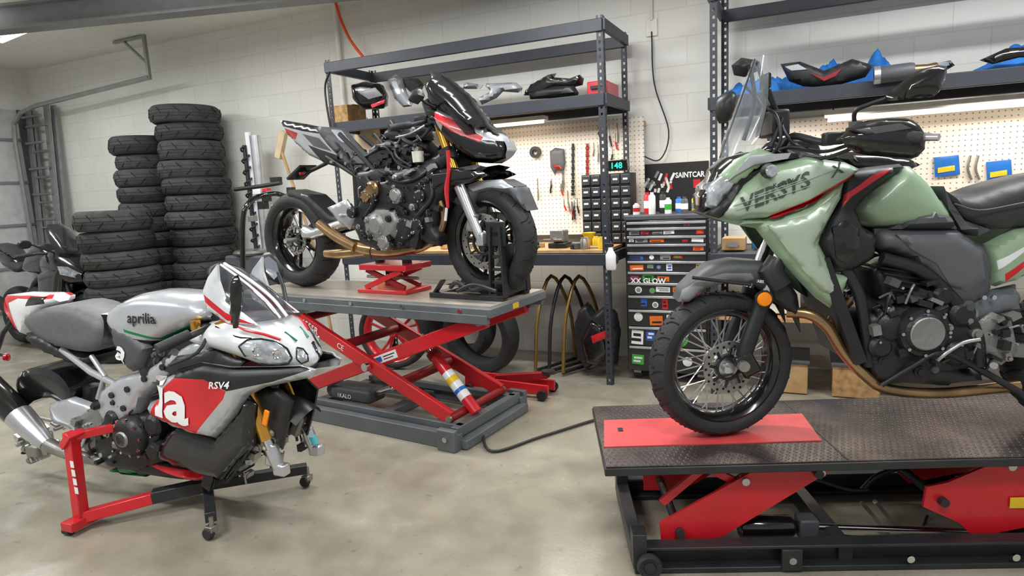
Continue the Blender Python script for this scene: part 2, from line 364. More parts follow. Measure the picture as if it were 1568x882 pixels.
def peg_mat():
    m=bpy.data.materials.new('pegboard_white');m.use_nodes=True;nt=m.node_tree;b=nt.nodes['Principled BSDF'];tc=nt.nodes.new('ShaderNodeTexCoord')
    sp=nt.nodes.new('ShaderNodeSeparateXYZ');cb=nt.nodes.new('ShaderNodeCombineXYZ');nt.links.new(tc.outputs['Object'],sp.inputs[0]);nt.links.new(sp.outputs['X'],cb.inputs['X']);nt.links.new(sp.outputs['Z'],cb.inputs['Y'])
    vo=nt.nodes.new('ShaderNodeTexVoronoi');vo.voronoi_dimensions='2D';vo.inputs['Scale'].default_value=1/.032;vo.inputs['Randomness'].default_value=0;nt.links.new(cb.outputs[0],vo.inputs['Vector'])
    r=nt.nodes.new('ShaderNodeValToRGB');r.color_ramp.elements[0].position=.12;r.color_ramp.elements[1].position=.16
    r.color_ramp.elements[0].color=(*lin((140,132,120)),1);r.color_ramp.elements[1].color=(*lin((238,228,216)),1)
    nt.links.new(vo.outputs['Distance'],r.inputs['Fac']);nt.links.new(r.outputs['Color'],b.inputs['Base Color']);b.inputs['Roughness'].default_value=.5;return m
PEG=peg_mat()
def room():
    t=Thing('floor',WF);t.box('f',floor_mat(),(-1,-3,-.05),(14,9.4,.1));t.fin(True)
    t=Thing('wall_back',WF);t.box('w',block_mat(False),((SL+SR)/2-.1,WY+.1,CZ/2+.05),(SR-SL+.2,.2,CZ+.1));t.fin(True)
    t=Thing('wall_left',WF);t.box('w',block_mat(True),(SL-.1,-3,CZ/2),(.2,7.5,CZ));t.fin(True)
    cm=M('ceiling_paint',(232,231,226),.7,bump=.15,scale=10,var=.04)
    t=Thing('ceiling',WF);t.box('c',cm,(-1.2,-3,CZ+.05),(12.4,7.7,.1));t.fin(True)
    t=Thing('door_1',WF)
    t.box('frame',dgrey,(SL+.04,WY-.16,1.3),(.06,.1,2.6));t.box('panel',M('door_panel',(190,193,191),.5),(SL+.03,-.6,1.3),(.04,2.3,2.6))
    for k in range(5):t.box('panel_ribs',mgrey,(SL+.06,-.6,.25+.5*k),(.02,2.3,.03))
    t.fin()
room()
# ---------------------------------------------------------------- lights
def lights():
    w=bpy.data.worlds.new('w');bpy.context.scene.world=w;w.use_nodes=True;w.node_tree.nodes['Background'].inputs[0].default_value=(.93,.96,1,1);w.node_tree.nodes['Background'].inputs[1].default_value=.42
    for i,(x,y) in enumerate([(-5.6,-1.1),(-2.9,-1.1),(-.2,-1.1),(2.4,-1.1),(-4.2,-3.6),(-1.2,-3.6),(1.8,-3.6),(-1.2,-5.6)]):
        t=Thing('ceiling_light_fixture',WF);zf=CZ-.16
        t.box('housing',cream,(x,y,zf),(1.25,.16,.04),bev=.01);t.box('end_caps',mgrey,(x-.63,y,zf),(.02,.17,.045));t.box('end_caps',mgrey,(x+.63,y,zf),(.02,.17,.045))
        for dx in(-.5,.5):t.box('hangers',steel,(x+dx,y,CZ-.07),(.01,.01,.14))
        t.fin()
        for up in(0,1):  # second, upward light added to each fixture to brighten the ceiling
            la=bpy.data.lights.new('tube_and_fill_light','AREA');la.shape='RECTANGLE';la.size=1.2;la.size_y=.14;la.energy=9 if up else (40 if x<-5 else 46);la.color=(.97,.99,1)
            lo=bpy.data.objects.new('tube_and_fill_light',la);bpy.context.collection.objects.link(lo);lo.matrix_world=WF.m@Matrix.Translation((x,y,zf+(.03 if up else -.03)))@Matrix.Rotation(math.pi*up,4,'X')
section(lights)
# ---------------------------------------------------------------- racks
def post(T,x,y,z0,z1,sx,sy):
    w=.042
    for face in (0,1):
        def b(o0,o1,za,zb):
            if face==0:T.box('posts',rackm,(x+sx*(o0+o1)/2,y,(za+zb)/2),(o1-o0,.004,zb-za))
            else:T.box('posts',rackm,(x,y+sy*(o0+o1)/2,(za+zb)/2),(.004,o1-o0,zb-za))
        b(0,.014,z0,z1);b(.028,w,z0,z1)
        z=z0+.02
        while z<z1-.03:
            b(.014,.028,z-.02 if z-.02>z0 else z0,z+.006);z+=.045
def rack(name,x0,x1,dep,shelves,H,y0=0):
    T=Thing(name,WF)
    for x,sx in ((x0,1),(x1,-1)):
        for y,sy in ((y0,1),(y0+dep,-1)):post(T,x,y,0,H,sx,sy)
        for z in shelves:T.box('side_beams',rackm,(x,y0+dep/2,z-.035),(.03,dep,.07))
    for z in shelves:
        for y in (y0,y0+dep):T.box('beams',rackm,((x0+x1)/2,y,z-.04),(x1-x0,.03,.08),bev=.004)
        if z<2.3:T.box('decks',M('shelf_deck',(66,62,58),.6),((x0+x1)/2,y0+dep/2,z-.015),(x1-x0-.04,dep-.03,.015))
    return T
def racks():
    T=rack('steel_shelving_rack',-2.24,0,.6,[.92,1.97,2.43],2.45)
    T.box('bench_top',wood,(-1.12,.3,.935),(2.2,.6,.02));T.fin()
    T=rack('steel_shelving_rack',.66,3.2,.6,[.92,1.87,2.5],2.75);T.fin()
    for x0,x1,z0,z1 in ((-1.6,.1,1.0,1.86),(.95,3.3,1.0,1.75)):
        T=Thing('pegboard',WF);T.box('board',PEG,((x0+x1)/2,.66,(z0+z1)/2),(x1-x0,.012,z1-z0));T.box('battens',wood,((x0+x1)/2,.70,z1-.05),(x1-x0,.06,.04));T.box('battens',wood,((x0+x1)/2,.70,z0+.05),(x1-x0,.06,.04));T.fin()
section(racks)
# ---------------------------------------------------------------- tyres
def tyre_stacks():
    def stack(s,y,n,R,h0=.165,seed=1):
        rnd=random.Random(seed);T=Thing('tyre_stack',WF);z=0
        for k in range(n):
            w=h0*rnd.uniform(.88,1.1);r=R*rnd.uniform(.94,1.03);ri=.215;cx=s+rnd.uniform(-.025,.025);cy=y+rnd.uniform(-.02,.02);h=r-ri
            ax=Vector((rnd.uniform(-.02,.02),rnd.uniform(-.02,.02),1))
            pf=[(ri,-.3*w),(ri+.1*h,-.42*w),(ri+.4*h,-.5*w),(ri+.62*h,-.49*w),(ri+.8*h,-.40*w),(ri+.88*h,-.30*w)]
            pr=pf+[(ri+.93*h,-.19*w),(ri+.90*h,-.185*w),(ri+.90*h,-.165*w),(ri+.95*h,-.16*w),(r,-.03*w),(r*.985,-.025*w),(r*.985,.0),(r,.005*w),(ri+.95*h,.16*w),(ri+.90*h,.165*w),(ri+.90*h,.185*w),(ri+.93*h,.19*w)]+[(a,-b) for a,b in reversed(pf)]
            T.lathe('tyres',rubw if k%3 else rub,pr,(cx,cy,z+w/2),ax,40,closed=True)
            for j in range(22):
                a=2*math.pi*j/22+k;sg=1 if j%2 else -1
                p0=Vector((cx+math.cos(a)*r*.972,cy+math.sin(a)*r*.972,z+w/2+sg*w*.33));p1=Vector((cx+math.cos(a+.16)*r*1.0,cy+math.sin(a+.16)*r*1.0,z+w/2+sg*w*.05))
                T.tube('tread_grooves',groove,[p0,p1],.0035,4)
            z+=w
        T.fin()
    stack(-4.28,.36,14,.31,seed=2)
    stack(-4.98,.38,13,.30,seed=5)
    stack(-4.56,-.32,8,.335,h0=.17,seed=9)
section(tyre_stacks)
# ---------------------------------------------------------------- ladder, door track, conduit
def wallstuff():
    T=Thing('extension_ladder',WF)
    t=T.P(62,152,.68);x0=t.x-.1;lm=M('ladder_aluminium',(150,152,154),.4,metal=.7)
    for k,(dx,dy) in enumerate(((0,0),(.42,0),(.03,-.06),(.39,-.06))):
        T.bar('rails',lm,(x0-.1+dx,.52+dy,.0),(x0-.1+dx,.68+dy,2.62),.03,.07)
    z=.3
    while z<2.6:
        T.tube('rungs',lm,[(x0-.1,.54+.05*z/2.6,z),(x0+.32,.54+.05*z/2.6,z)],.016,8);T.tube('rungs',lm,[(x0-.07,.49+.06*z/2.6,z+.1),(x0+.29,.49+.06*z/2.6,z+.1)],.016,8);z+=.3
    T.fin()
    T=Thing('overhead_door_track',WF)
    e=T.P(212,119,.3);xj=SL+.15;ze=e.z
    T.tube('vertical_track',conduit,[(xj,.42,0),(xj,.42,2.2),(xj+.04,.42,2.42),(xj+.2,.42,2.53),(xj+.5,.42,2.58),(e.x,.42,ze+.02)],.025,8)
    T.bar('hanger',conduit,(e.x,.42,ze),(e.x,.42,CZ),.03,.03);T.bar('hanger',conduit,(e.x,.42,CZ-.02),(e.x-.45,.42,CZ-.02),.04,.02);T.bar('hanger',conduit,(e.x,.42,CZ-.28),(e.x-.3,.42,CZ-.03),.02,.02)
    T.fin()
    T=Thing('electrical_conduit',WF);q=T.P(515,50,.7)
    T.tube('pipe',cream,[(q.x,.71,1.98),(q.x,.71,CZ)],.02,10);T.box('junction_box',cream,(q.x,.7,2.0),(.1,.08,.12),bev=.005);T.fin()
    T=Thing('extension_cord',WF)
    T.pt('cord',orc,[(514,4,.64),(522,30,.62),(537,62,.62),(560,92,.62)],.013,sm=5);T.fin(True)
    T=Thing('wall_outlet',WF);q=T.P(998,42,.74);T.box('plate',cream,(q.x,.742,q.z),(.08,.014,.12),bev=.003);T.tube('conduit',cream,[(q.x,.735,q.z+.05),(q.x,.735,CZ)],.012,8)
    T.tube('cord',text_k,[(q.x,.73,q.z-.03),(q.x+.02,.7,q.z-.4),(q.x+.12,.7,q.z-.75),(q.x+.05,.7,q.z-.95),(q.x-.1,.7,q.z-.9)],.005,sm=6);T.fin()
    T=Thing('ceiling_light_fixture',WF)
    a=T.F.z(2,62,CZ-.12);b=T.F.z(40,46,CZ-.12)
    T.cyl('tube',tubem,a,b,.022,10);T.bar('housing',cream,a+Vector((-.03,0,.06)),b+Vector((.03,0,.06)),.12,.05);T.bar('hanger_wires',cream,b+Vector((0,0,.06)),b+Vector((0,0,.12)),.01,.01);T.fin()
    T=Thing('ceiling_beam',WF)
    a=T.F.z(0,30,CZ-.1);b=T.F.z(330,-4,CZ-.1)
    a2=a+(a-b)*.3;b2=b+(b-a)*1.6
    T.bar('web',mgrey,a2,b2,.03,.18);T.bar('flanges',mgrey,a2-Vector((0,0,.09)),b2-Vector((0,0,.09)),.16,.02);T.bar('flanges',mgrey,a2+Vector((0,0,.09)),b2+Vector((0,0,.09)),.16,.02);T.fin()
section(wallstuff)
# ---------------------------------------------------------------- scissor lift (grey table)
T2=.796
def liftB():
    T=Thing('motorcycle_scissor_lift',BF)
    x1=.19;x0=-1.85
    T.box('table',lgrey,((x0+x1)/2,0,T2-.035),(x1-x0,.6,.05),bev=.006)
    T.box('deck_plate',deck,((x0+x1)/2,0,T2-.005),(x1-x0-.02,.56,.01))
    for y in(-.29,.29):T.bar('table_rails',lgrey,(x0+.02,y,T2-.07),(x1-.02,y,T2-.07),.03,.05,bev=.004)
    for k in range(5):T.cyl('table_bolts',chrome,(x0+.25+.4*k,-.303,T2-.03),(x0+.25+.4*k,-.309,T2-.03),.012)
    T.box('yellow_tags',yellow,(x1+.001,-.05,T2-.035),(.003,.06,.03))
    bx0,bx1=-1.33,-.03
    for y in(-.335,.335):
        T.bar('base',lgrey,(bx0,y,.045),(bx1,y,.045),.05,.09,bev=.004);T.bar('base',lgrey,(bx0+.1,y*.82,.1),(bx1-.02,y*.82,.1),.04,.04)
    for x in(bx0,-.75,bx1):T.bar('base',lgrey,(x,-.33,.03),(x,.33,.03),.08,.05)
    T.bar('base',lgrey,(bx1-.04,-.33,.09),(bx1-.04,.33,.09),.05,.06)
    for y in(-.37,.37):
        T.box('base_feet',lgrey,(bx1-.06,y,.06),(.12,.04,.12),bev=.005)
        T.cyl('base_bolts',chrome,(bx1-.06,y-.03,.07),(bx1-.06,y+.03,.07),.015)
    for y,sg in ((-.26,1),(.26,1)):
        A0=T.P(462,488,-.26);A1=T.P(692,655,-.26);B0=T.P(455,600,-.26);B1=T.P(735,478,-.26)
        for v in(A0,A1,B0,B1):v.y=y
        A0.z=min(A0.z,T2-.09);B1.z=min(B1.z,T2-.09);A1.z=.14;B0.z=.14
        T.bar('scissor_arms',red,A0,A1,.035,.085,bev=.006)
        for v in(B0,B1):v.y=y*.8
        T.bar('scissor_arms',red,B0,B1,.035,.085,bev=.006)
        m=(A0+A1)/2;m.y=y*1.12;T.cyl('pivots',chrome,m,m+Vector((0,-.03 if y<0 else .03,0)),.025)
        for q in(A1,B0,A0,B1):T.cyl('pivots',steel,(q.x,y-.03,q.z),(q.x,y+.03,q.z),.02)
        if y<0:
            d=B1-B0;n=Vector((-d.z,0,d.x)).normalized()
            a=B0+d*.44;b=B0+d*.58;a.y=b.y=-.228
            T.bar('labels',text_w,a,b,.003,.05);T.bar('labels',bluep,a+d*.02,a+d*.06,.006,.03);T.bar('labels',text_k,a+d*.07+n*.008,b-d*.01+n*.008,.006,.006);T.bar('labels',text_k,a+d*.07-n*.008,b-d*.02-n*.008,.006,.005)
            d=A1-A0;an=math.atan2(d.z,d.x);n=Vector((-d.z,0,d.x)).normalized()
            q=A0+d*.02-n*.02;T.text('labels',text_w,'655SR',q.x,q.z,.06,an,y=-.279)
            q=A0+d*.28-n*.015;T.text('labels',text_w,'CE',q.x,q.z,.05,an,y=-.279)
            Aq=(A0.copy(),A1.copy())
    A0,A1=Aq
    for q in (A0,A1):T.cyl('cross_shafts',dred,(q.x,-.27,q.z),(q.x,.27,q.z),.025)
    for f in (.3,.68):
        q=A0.lerp(A1,f);T.cyl('cross_shafts',dred,(q.x,-.25,q.z),(q.x,.25,q.z),.03)
    a=T.P(646,518,-.05);b=T.P(730,632,-.12)
    T.cyl('hydraulic_ram',chrome,a,a.lerp(b,.35),.016);T.cyl('hydraulic_ram',red,a.lerp(b,.22),b,.036);T.cyl('hydraulic_ram',dred,a.lerp(b,.2),a.lerp(b,.26),.042)
    T.cyl('ram_label',white,a.lerp(b,.48),a.lerp(b,.82),.0375);T.cyl('ram_label',yellow,a.lerp(b,.55),a.lerp(b,.62),.0385);T.cyl('ram_label',bluep,a.lerp(b,.7),a.lerp(b,.74),.0385)
    T.box('pump_unit',dgrey,(-1.0,-.12,.14),(.34,.16,.09),bev=.02);T.lathe('pump_unit',dgrey,[(0,-.06),(.045,-.06),(.045,.06),(0,.06)],(-1.19,-.12,.14),(0,1,0),20)
    T.cyl('pump_unit',chrome,(-.84,-.12,.15),(-.7,-.1,.2),.02);T.text('labels',text_w,'1KALO',-1.1,.12,.04,0,y=-.203)
    T.tube('air_hose',black,[(-.05,-.1,.03),(.15,-.3,.012),(.3,.0,.012),(.55,.5,.012),(.9,.9,.012)],.008,sm=6)
    T.fin()
section(liftB)
# ---------------------------------------------------------------- scissor lift (black table)
T1=.41
def deck_mat():
    m=bpy.data.materials.new('diamond_plate');m.use_nodes=True;nt=m.node_tree;b=nt.nodes['Principled BSDF'];tc=nt.nodes.new('ShaderNodeTexCoord')
    mp=nt.nodes.new('ShaderNodeMapping');mp.inputs['Rotation'].default_value=(0,0,.785);nt.links.new(tc.outputs['Object'],mp.inputs[0])
    ch=nt.nodes.new('ShaderNodeTexVoronoi');ch.voronoi_dimensions='2D';ch.inputs['Scale'].default_value=60;ch.inputs['Randomness'].default_value=0;mp.inputs['Scale'].default_value=(1,.45,1);nt.links.new(mp.outputs[0],ch.inputs['Vector'])
    r=nt.nodes.new('ShaderNodeValToRGB');r.color_ramp.elements[0].position=.2;r.color_ramp.elements[1].position=.34;r.color_ramp.elements[0].color=(1,1,1,1);r.color_ramp.elements[1].color=(0,0,0,1);nt.links.new(ch.outputs['Distance'],r.inputs['Fac'])
    bp=nt.nodes.new('ShaderNodeBump');bp.inputs['Strength'].default_value=.5;bp.inputs['Distance'].default_value=.003;nt.links.new(r.outputs['Color'],bp.inputs['Height']);nt.links.new(bp.outputs['Normal'],b.inputs['Normal'])
    no=nt.nodes.new('ShaderNodeTexNoise');no.inputs['Scale'].default_value=4;no.inputs['Detail'].default_value=5;nt.links.new(tc.outputs['Object'],no.inputs['Vector']);c=nt.nodes.new('ShaderNodeValToRGB');c.color_ramp.elements[0].position=.35;c.color_ramp.elements[1].position=.65;c.color_ramp.elements[0].color=(*lin((64,60,62)),1);c.color_ramp.elements[1].color=(*lin((118,106,102)),1);nt.links.new(no.outputs['Fac'],c.inputs['Fac']);nt.links.new(c.outputs['Color'],b.inputs['Base Color'])
    b.inputs['Roughness'].default_value=.26;b.inputs['Metallic'].default_value=.55;return m
def liftV():
    T=Thing('motorcycle_scissor_lift',VF)
    n=T.F.z(915,715,T1);f=T.F.z(915,622,T1)
    x0=(n.x+f.x)/2;y0=-.27;y1=.36;x1=x0+2.2
    T.box('table',lblk,((x0+x1)/2,(y0+y1)/2,T1-.02),(x1-x0,y1-y0,.03),bev=.004)
    T.box('deck_plate',deck_mat(),((x0+x1)/2,(y0+y1)/2,T1-.001),(x1-x0-.01,y1-y0-.01,.004))
    a=T.F.z(925,686,T1);b=T.F.z(1258,676,T1);c=T.F.z(925,645,T1);d=T.F.z(1228,635,T1)
    T.mesh('red_pad',padm,[(q.x,q.y,T1+h) for h in(.001,.005) for q in(a,b,d,c)],[(0,1,2,3),(4,5,6,7),(0,1,5,4),(1,2,6,5),(2,3,7,6),(3,0,4,7)])
    q=T.F.z(950,660,T1);T.box('pad_slot',black,(q.x,q.y,T1+.0062),(.02,.035,.002))
    T.box('table_seam',black,(b.x+.02,(y0+y1)/2,T1+.0015),(.006,y1-y0-.02,.002))
    nb=T.F.z(985,880,0);bx0=nb.x-.03;ny=nb.y+.03;fy=.30;bx1=bx0+1.95
    for y in(ny,fy):
        T.bar('base_channels',lblk,(bx0,y,.012),(bx1,y,.012),.06,.02,bev=.003)
        T.bar('base_channels',lblk,(bx0,y+.025,.05),(bx1,y+.025,.05),.012,.09);T.bar('base_channels',lblk,(bx0,y,.095),(bx1,y,.095),.06,.012,bev=.003)
    for x in(bx0+.02,bx0+.75,bx1-.5,bx1-.05):T.bar('cross_members',lblk,(x,ny,.05),(x,fy,.05),.05,.07,bev=.003)
    T.box('end_brackets',lblk,(bx0+.02,ny,.09),(.05,.07,.13),bev=.003);T.box('end_brackets',lblk,(bx0+.02,fy,.09),(.05,.07,.13),bev=.003)
    for k,x in enumerate((.08,.55,.95,1.3,1.6)):T.cyl('base_bolts',chrome,(bx0+x,ny-.035,.05),(bx0+x,ny-.045,.05),.013)
    T.box('base_clamp',lblk,(bx0+.55,ny-.03,.05),(.07,.02,.08),bev=.003)
    for y in(ny-.05,fy+.05):T.lathe('transport_wheels',rub,[(0,-.02),(.018,-.02),(.02,-.012),(.04,-.018),(.045,0),(.04,.018),(.02,.012),(.018,.02),(0,.02)],(bx0+.05,y,.045),(0,1,0),24)
    yr=ny+.06
    P=lambda u,v:T.P(u,v,yr)
    for y in (yr,fy-.06):
        pts=[(1010,800),(1012,832),(1075,832),(1110,818),(1290,708),(1190,706),(1150,722)]
        T.puff('scissor_arms',red,[(q.x,min(q.z,T1-.045)) for q in (P(*w) for w in pts)],.006,.006,.01,yc=y)
        pts=[(1412,775),(1418,745),(1450,738),(1530,704),(1700,700),(1700,760),(1600,800),(1490,822),(1468,800)]
        T.puff('scissor_arms',red,[(q.x,min(q.z,T1-.045)) for q in (P(*w) for w in pts)],.006,.006,.01,yc=y)
        for (a,b) in(((1030,812),(1172,712)),((1075,716),(1150,752)),((1015,775),(1085,716)),((1480,800),(1560,712))):
            a=P(*a);b=P(*b);T.bar('cross_arms',red,(a.x,y+.025,min(a.z,T1-.05)),(b.x,y+.025,min(b.z,T1-.05)),.02,.028,bev=.002)
        for u,v in((1040,812),(1440,765),(1140,735),(1545,712),(1255,722)):
            q=P(u,v);T.cyl('pivots',alu,(q.x,y-.02,q.z),(q.x,y+.02,q.z),.014);
    for u,v in((1040,812),(1440,765),(1250,722)):
        q=P(u,v);T.cyl('cross_shafts',lblk,(q.x,ny+.03,q.z),(q.x,fy-.03,q.z),.016)
    a=T.P(1130,806,-.12);b=T.P(1235,806,-.12);c=T.P(1500,815,-.05)
    T.lathe('hydraulic_cylinder',gloss,[(0,0),(.035,0),(.042,.01),(.042,.19),(.035,.2),(.018,.21),(.018,.25),(0,.25)],a,b-a,24);T.box('hydraulic_cylinder',dgrey,b,(.07,.07,.08),bev=.008)
    T.cyl('hydraulic_cylinder',chrome,b,c,.012);T.bar('linkage',steel,T.P(1320,770,-.05),T.P(1372,832,-.05),.02,.015);T.bar('linkage',steel,T.P(1340,768,.0),T.P(1392,830,.0),.02,.015)
    T.pt('handle',black,[(1320,750,.05),(1345,728,.05),(1400,710,.05),(1430,704,.05)],.01,sm=4)
    T.pt('hose',black,[(1250,735,.0),(1300,750,.0),(1330,750,.0)],.006,sm=4);T.pt('hose',black,[(1235,800,-.1),(1300,822,-.05),(1400,815,0),(1420,790,.05)],.006,sm=5)
    T.box('warning_label',yellow,T.P(1560,770,yr-.012),(.06,.002,.04))
    T.fin()
section(liftV)
# ================================================================ green adventure bike
def bikeV():
    T=Thing('adventure_motorcycle',VF);P=T.P
    c=P(1103,556,0);R=c.z-T1-.006
    wheel(T,'front_wheel',c,R,.125,R*.775,'wire',steer=math.radians(13),mr=gloss,disc=.1,both=False,tread=26)
    rc=Vector((1.24,0,T1+R+.005));q=P(1532,590,0);rc.x=q.x+R
    wheel(T,'rear_wheel',rc,R,.14,R*.7,'wire',mr=gloss,disc=.1,both=False,tread=24)
    for sg in(-1,1):
        y=.085*sg
        lo=P(1134,556,-.085);mid=P(1172,452,-.085);up=P(1215,330,-.085)
        for v in(lo,mid,up):v.y=y
        T.tube('fork_lower',black,[lo+Vector((0,0,-.015)),lo.lerp(mid,.2),lo.lerp(mid,.7),mid],[.022,.03,.027,.031],14,sm=3)
        T.cyl('fork_tube',chrome,mid,up,.02,14);T.lathe('axle_nut',steel,[(0,-.03),(.02,-.03),(.02,.01)],lo+Vector((0,-.02,0)),(0,1,0),12)
    T.box('brake_caliper',gloss,c+Vector((.07,-.09,.02)),(.07,.05,.09),Matrix.Rotation(-.5,3,'Y'),bev=.012)
    T.cyl('front_axle',alu,Vector((c.x,-.1,c.z)),Vector((c.x,.1,c.z)),.012)
    ra=P(1170,458,-.12);T.lathe('side_reflector',orange,[(0,0),(.024,0),(.026,.006),(.022,.014),(0,.016)],ra,(0,-1,0),20);T.lathe('side_reflector',black,[(.032,-.004),(.032,.004),(0,.004)],ra,(0,-1,0),20)
    T.tube('fork_gaiter',black,[P(1196,440,-.1),P(1180,415,-.085),P(1190,395,-.085)],[.04,.045,.03],12)
    T.pp('front_fender',dgrey,[(1034,458),(1040,440),(1062,418),(1085,403),(1120,396),(1160,399),(1190,413),(1212,447),(1218,482),(1198,468),(1172,446),(1150,430),(1110,428),(1075,438),(1050,458)],0,.055,.078,.03,
        reg=[([(1034,458),(1040,440),(1062,424),(1100,414),(1140,414),(1150,430),(1110,428),(1075,438),(1050,458)],mgrey)])
    T.pp('fender_brace',black,[(1150,432),(1200,412),(1222,455),(1228,510),(1212,480),(1185,462)],-.09,.08,.1,.02,one=True)
    T.pt('fender_brace',black,[(1060,425,-.1),(1150,436,-.1)],.006);T.ptext('fender_text',text_w,'ABS',1158,432,1178,434,.014,-.1,y=-.104)
    zt=P(1200,300,-.17).z;zb=P(1288,480,-.17).z;xf=P(1085,330,-.17).x;xr=P(1240,300,-.17).x
    lowp=[(1085,330),(1130,334),(1180,338),(1240,318),(1298,268),(1300,262),(1297,300),(1278,338),(1262,372),(1278,402),(1290,420),(1311,424),(1306,446),(1288,480),(1262,462),(1240,440),(1205,402),(1168,352),(1130,345)]
    T.pp('fairing_lower',green,lowp,-.17,.13,.178,.05,one=True,tz=(zb,.82,zt,1),tap=(xf,.62,xr,1))
    T.pp('fairing_lower_crease',gsil,[(1178,346),(1240,330),(1288,294),(1268,338),(1252,372),(1262,404),(1282,440),(1284,456),(1262,446),(1228,408),(1200,372)],-.18,.175,.19,.03,one=True,tz=(zb,.82,zt,1))
    s2=T.pp('fairing_upper',gsil,[(1106,328),(1140,288),(1185,252),(1240,240),(1300,248),(1322,258),(1298,280),(1240,312),(1180,334),(1130,338)],-.17,.14,.192,.05,one=True,tap=(xf,.66,xr,1),
        reg=[([(1140,288),(1185,252),(1240,240),(1262,246),(1200,262),(1150,300)],green),([(1180,333),(1240,305),(1310,264),(1318,262),(1250,309),(1190,334)],red)])
    sx=lambda x,z:s2(x,z)-.001
    T.ptext('graphic_lettering',letg,'VERSYS',1140,327,1290,264,.072,-.185,surf=sx,shear=.35,sx=.98,bold=.018)
    T.ptext('graphic_lettering',text_k,'Kawasaki',1186,288,1240,272,.02,-.185,surf=sx,shear=.2)
    T.ptext('graphic_lettering',letg,'X',1272,273,1300,260,.05,-.19,surf=sx,shear=.4,sx=1.3,bold=.01)
    for (a,b) in(((1128,316),(1280,258)),((1132,322),(1240,284)),((1160,300),(1230,274))):
        pa=P(*a,-.185);pb=P(*b,-.185);pts=[]
        for k in range(9):
            q=pa.lerp(pb,k/8);pts.append(Vector((q.x,s2(q.x,q.z)-.0045,q.z)))
        T.tube('graphic_slashes',gsil,pts,.0014,4)
    T.pp('front_cowl',gloss,[(1078,322),(1076,300),(1092,282),(1100,258),(1120,240),(1150,232),(1210,228),(1285,240),(1310,252),(1240,246),(1185,256),(1150,288),(1128,320),(1108,330)],-.1,.08,.15,.05,tap=(xf,.7,xr,1))
    T.pp('front_cowl_green',green,[(1105,268),(1128,244),(1165,226),(1195,238),(1160,262),(1135,282),(1110,292)],-.13,.12,.15,.03,one=True,tap=(xf,.75,xr,1.1))
    T.pp('cowl_silver_chevron',silv,[(1150,238),(1210,234),(1205,243),(1155,252),(1128,268),(1118,276)],-.15,.155,.16,.02,one=True,tap=(xf,.8,xr,1.08))
    T.pp('headlight',lens,[(1076,315),(1080,285),(1100,268),(1118,264),(1122,280),(1108,300),(1092,322)],-.05,.1,.125,.03)
    T.pp('headlight_bezel',black,[(1078,328),(1090,320),(1108,302),(1122,280),(1132,278),(1140,285),(1118,322),(1100,334)],-.1,.11,.13,.02)
    T.lathe('indicator',black,[(0,0),(.022,0),(.026,.02),(.02,.05),(0,.05)],P(1174,262,-.17),(0,-1,0),18);T.lathe('indicator',lens,[(0,.05),(.02,.05),(.016,.056),(0,.058)],P(1174,262,-.17),(0,-1,0),18)
    rows=[]
    for a,hw,bk in (((1156,90),.08,.02),((1146,120),.12,.04),((1130,165),.15,.07),((1112,210),.16,.09),((1102,240),.15,.09)):
        q=P(*a,0);rows.append((q.x,q.z,hw,-bk))
    T.shield('windscreen',clear,rows,16)
    T.pt('screen_edge',black,[(1102,242,0),(1130,165,0),(1156,90,0)],.003)
    T.pt('screen_mount',black,[(1160,210,-.08),(1172,150,-.06),(1160,95,-.04)],.008,sm=4,mirror=True);T.pt('screen_mount',black,[(1180,225,-.1),(1200,180,-.1)],.008)
    T.box('dash',black,P(1185,190,0),(.06,.16,.09),bev=.01);T.pt('phone_mount',black,[(1190,175,-.05),(1175,135,-.08)],.01);T.box('phone_mount',gloss,P(1172,125,-.08),(.015,.08,.05),bev=.004)
    T.pp('side_panel_black',black,[(1298,262),(1340,255),(1392,250),(1400,256),(1352,288),(1322,320),(1332,348),(1356,362),(1352,398),(1310,422),(1290,420),(1276,400),(1262,372),(1278,338),(1297,302)],-.18,.12,.165,.04,one=True,
        reg=[([(1340,268),(1375,256),(1310,300),(1295,318),(1300,298)],red)])
    T.pp('side_vent',gloss,[(1280,350),(1300,338),(1322,350),(1320,385),(1302,405),(1286,396)],-.19,.165,.175,.02,one=True)
    T.pp('fuel_tank',green,[(1318,322),(1330,300),(1352,284),(1392,250),(1412,254),(1440,280),(1462,312),(1472,335),(1445,352),(1370,352),(1340,345)],-.15,.06,.155,.08,sm=3)
    T.pp('tank_top_cover',gloss,[(1275,245),(1300,232),(1340,232),(1385,238),(1412,252),(1352,284),(1300,268)],-.06,.05,.11,.05)
    T.pp('tank_crease',dgrey,[(1376,352),(1400,336),(1438,318),(1470,332),(1480,352)],-.17,.12,.158,.03)
    T.pp('seat',seatm,[(1448,290),(1470,298),(1505,298),(1545,284),(1640,262),(1760,262),(1760,330),(1640,342),(1580,348),(1520,352),(1482,340),(1462,322)],-.12,.09,.135,.06,sm=3,soft=True)
    T.pt('seat_piping',dgrey,[(1462,312,-.15),(1500,322,-.155),(1560,312,-.155),(1640,296,-.155)],.003,sm=4)
    T.pp('seat_side',dgrey,[(1448,285),(1460,310),(1480,338),(1520,352),(1500,362),(1475,352),(1456,320)],-.13,.12,.14,.02)
    T.pp('side_cover',dgrey,[(1352,352),(1400,350),(1480,352),(1522,378),(1532,395),(1530,452),(1505,470),(1480,478),(1450,458),(1432,430),(1402,398),(1356,382)],-.16,.1,.15,.04,one=True)
    T.pp('side_cover_plate',M('side_cover_grey',(92,94,98),.5),[(1378,360),(1470,360),(1510,385),(1516,430),(1490,450),(1462,440),(1440,405),(1400,382)],-.17,.15,.162,.02,one=True)
    T.pp('side_cover_lower',lgrey,[(1455,460),(1530,450),(1575,440),(1575,480),(1530,490),(1480,505),(1468,480)],-.15,.09,.14,.03,one=True)
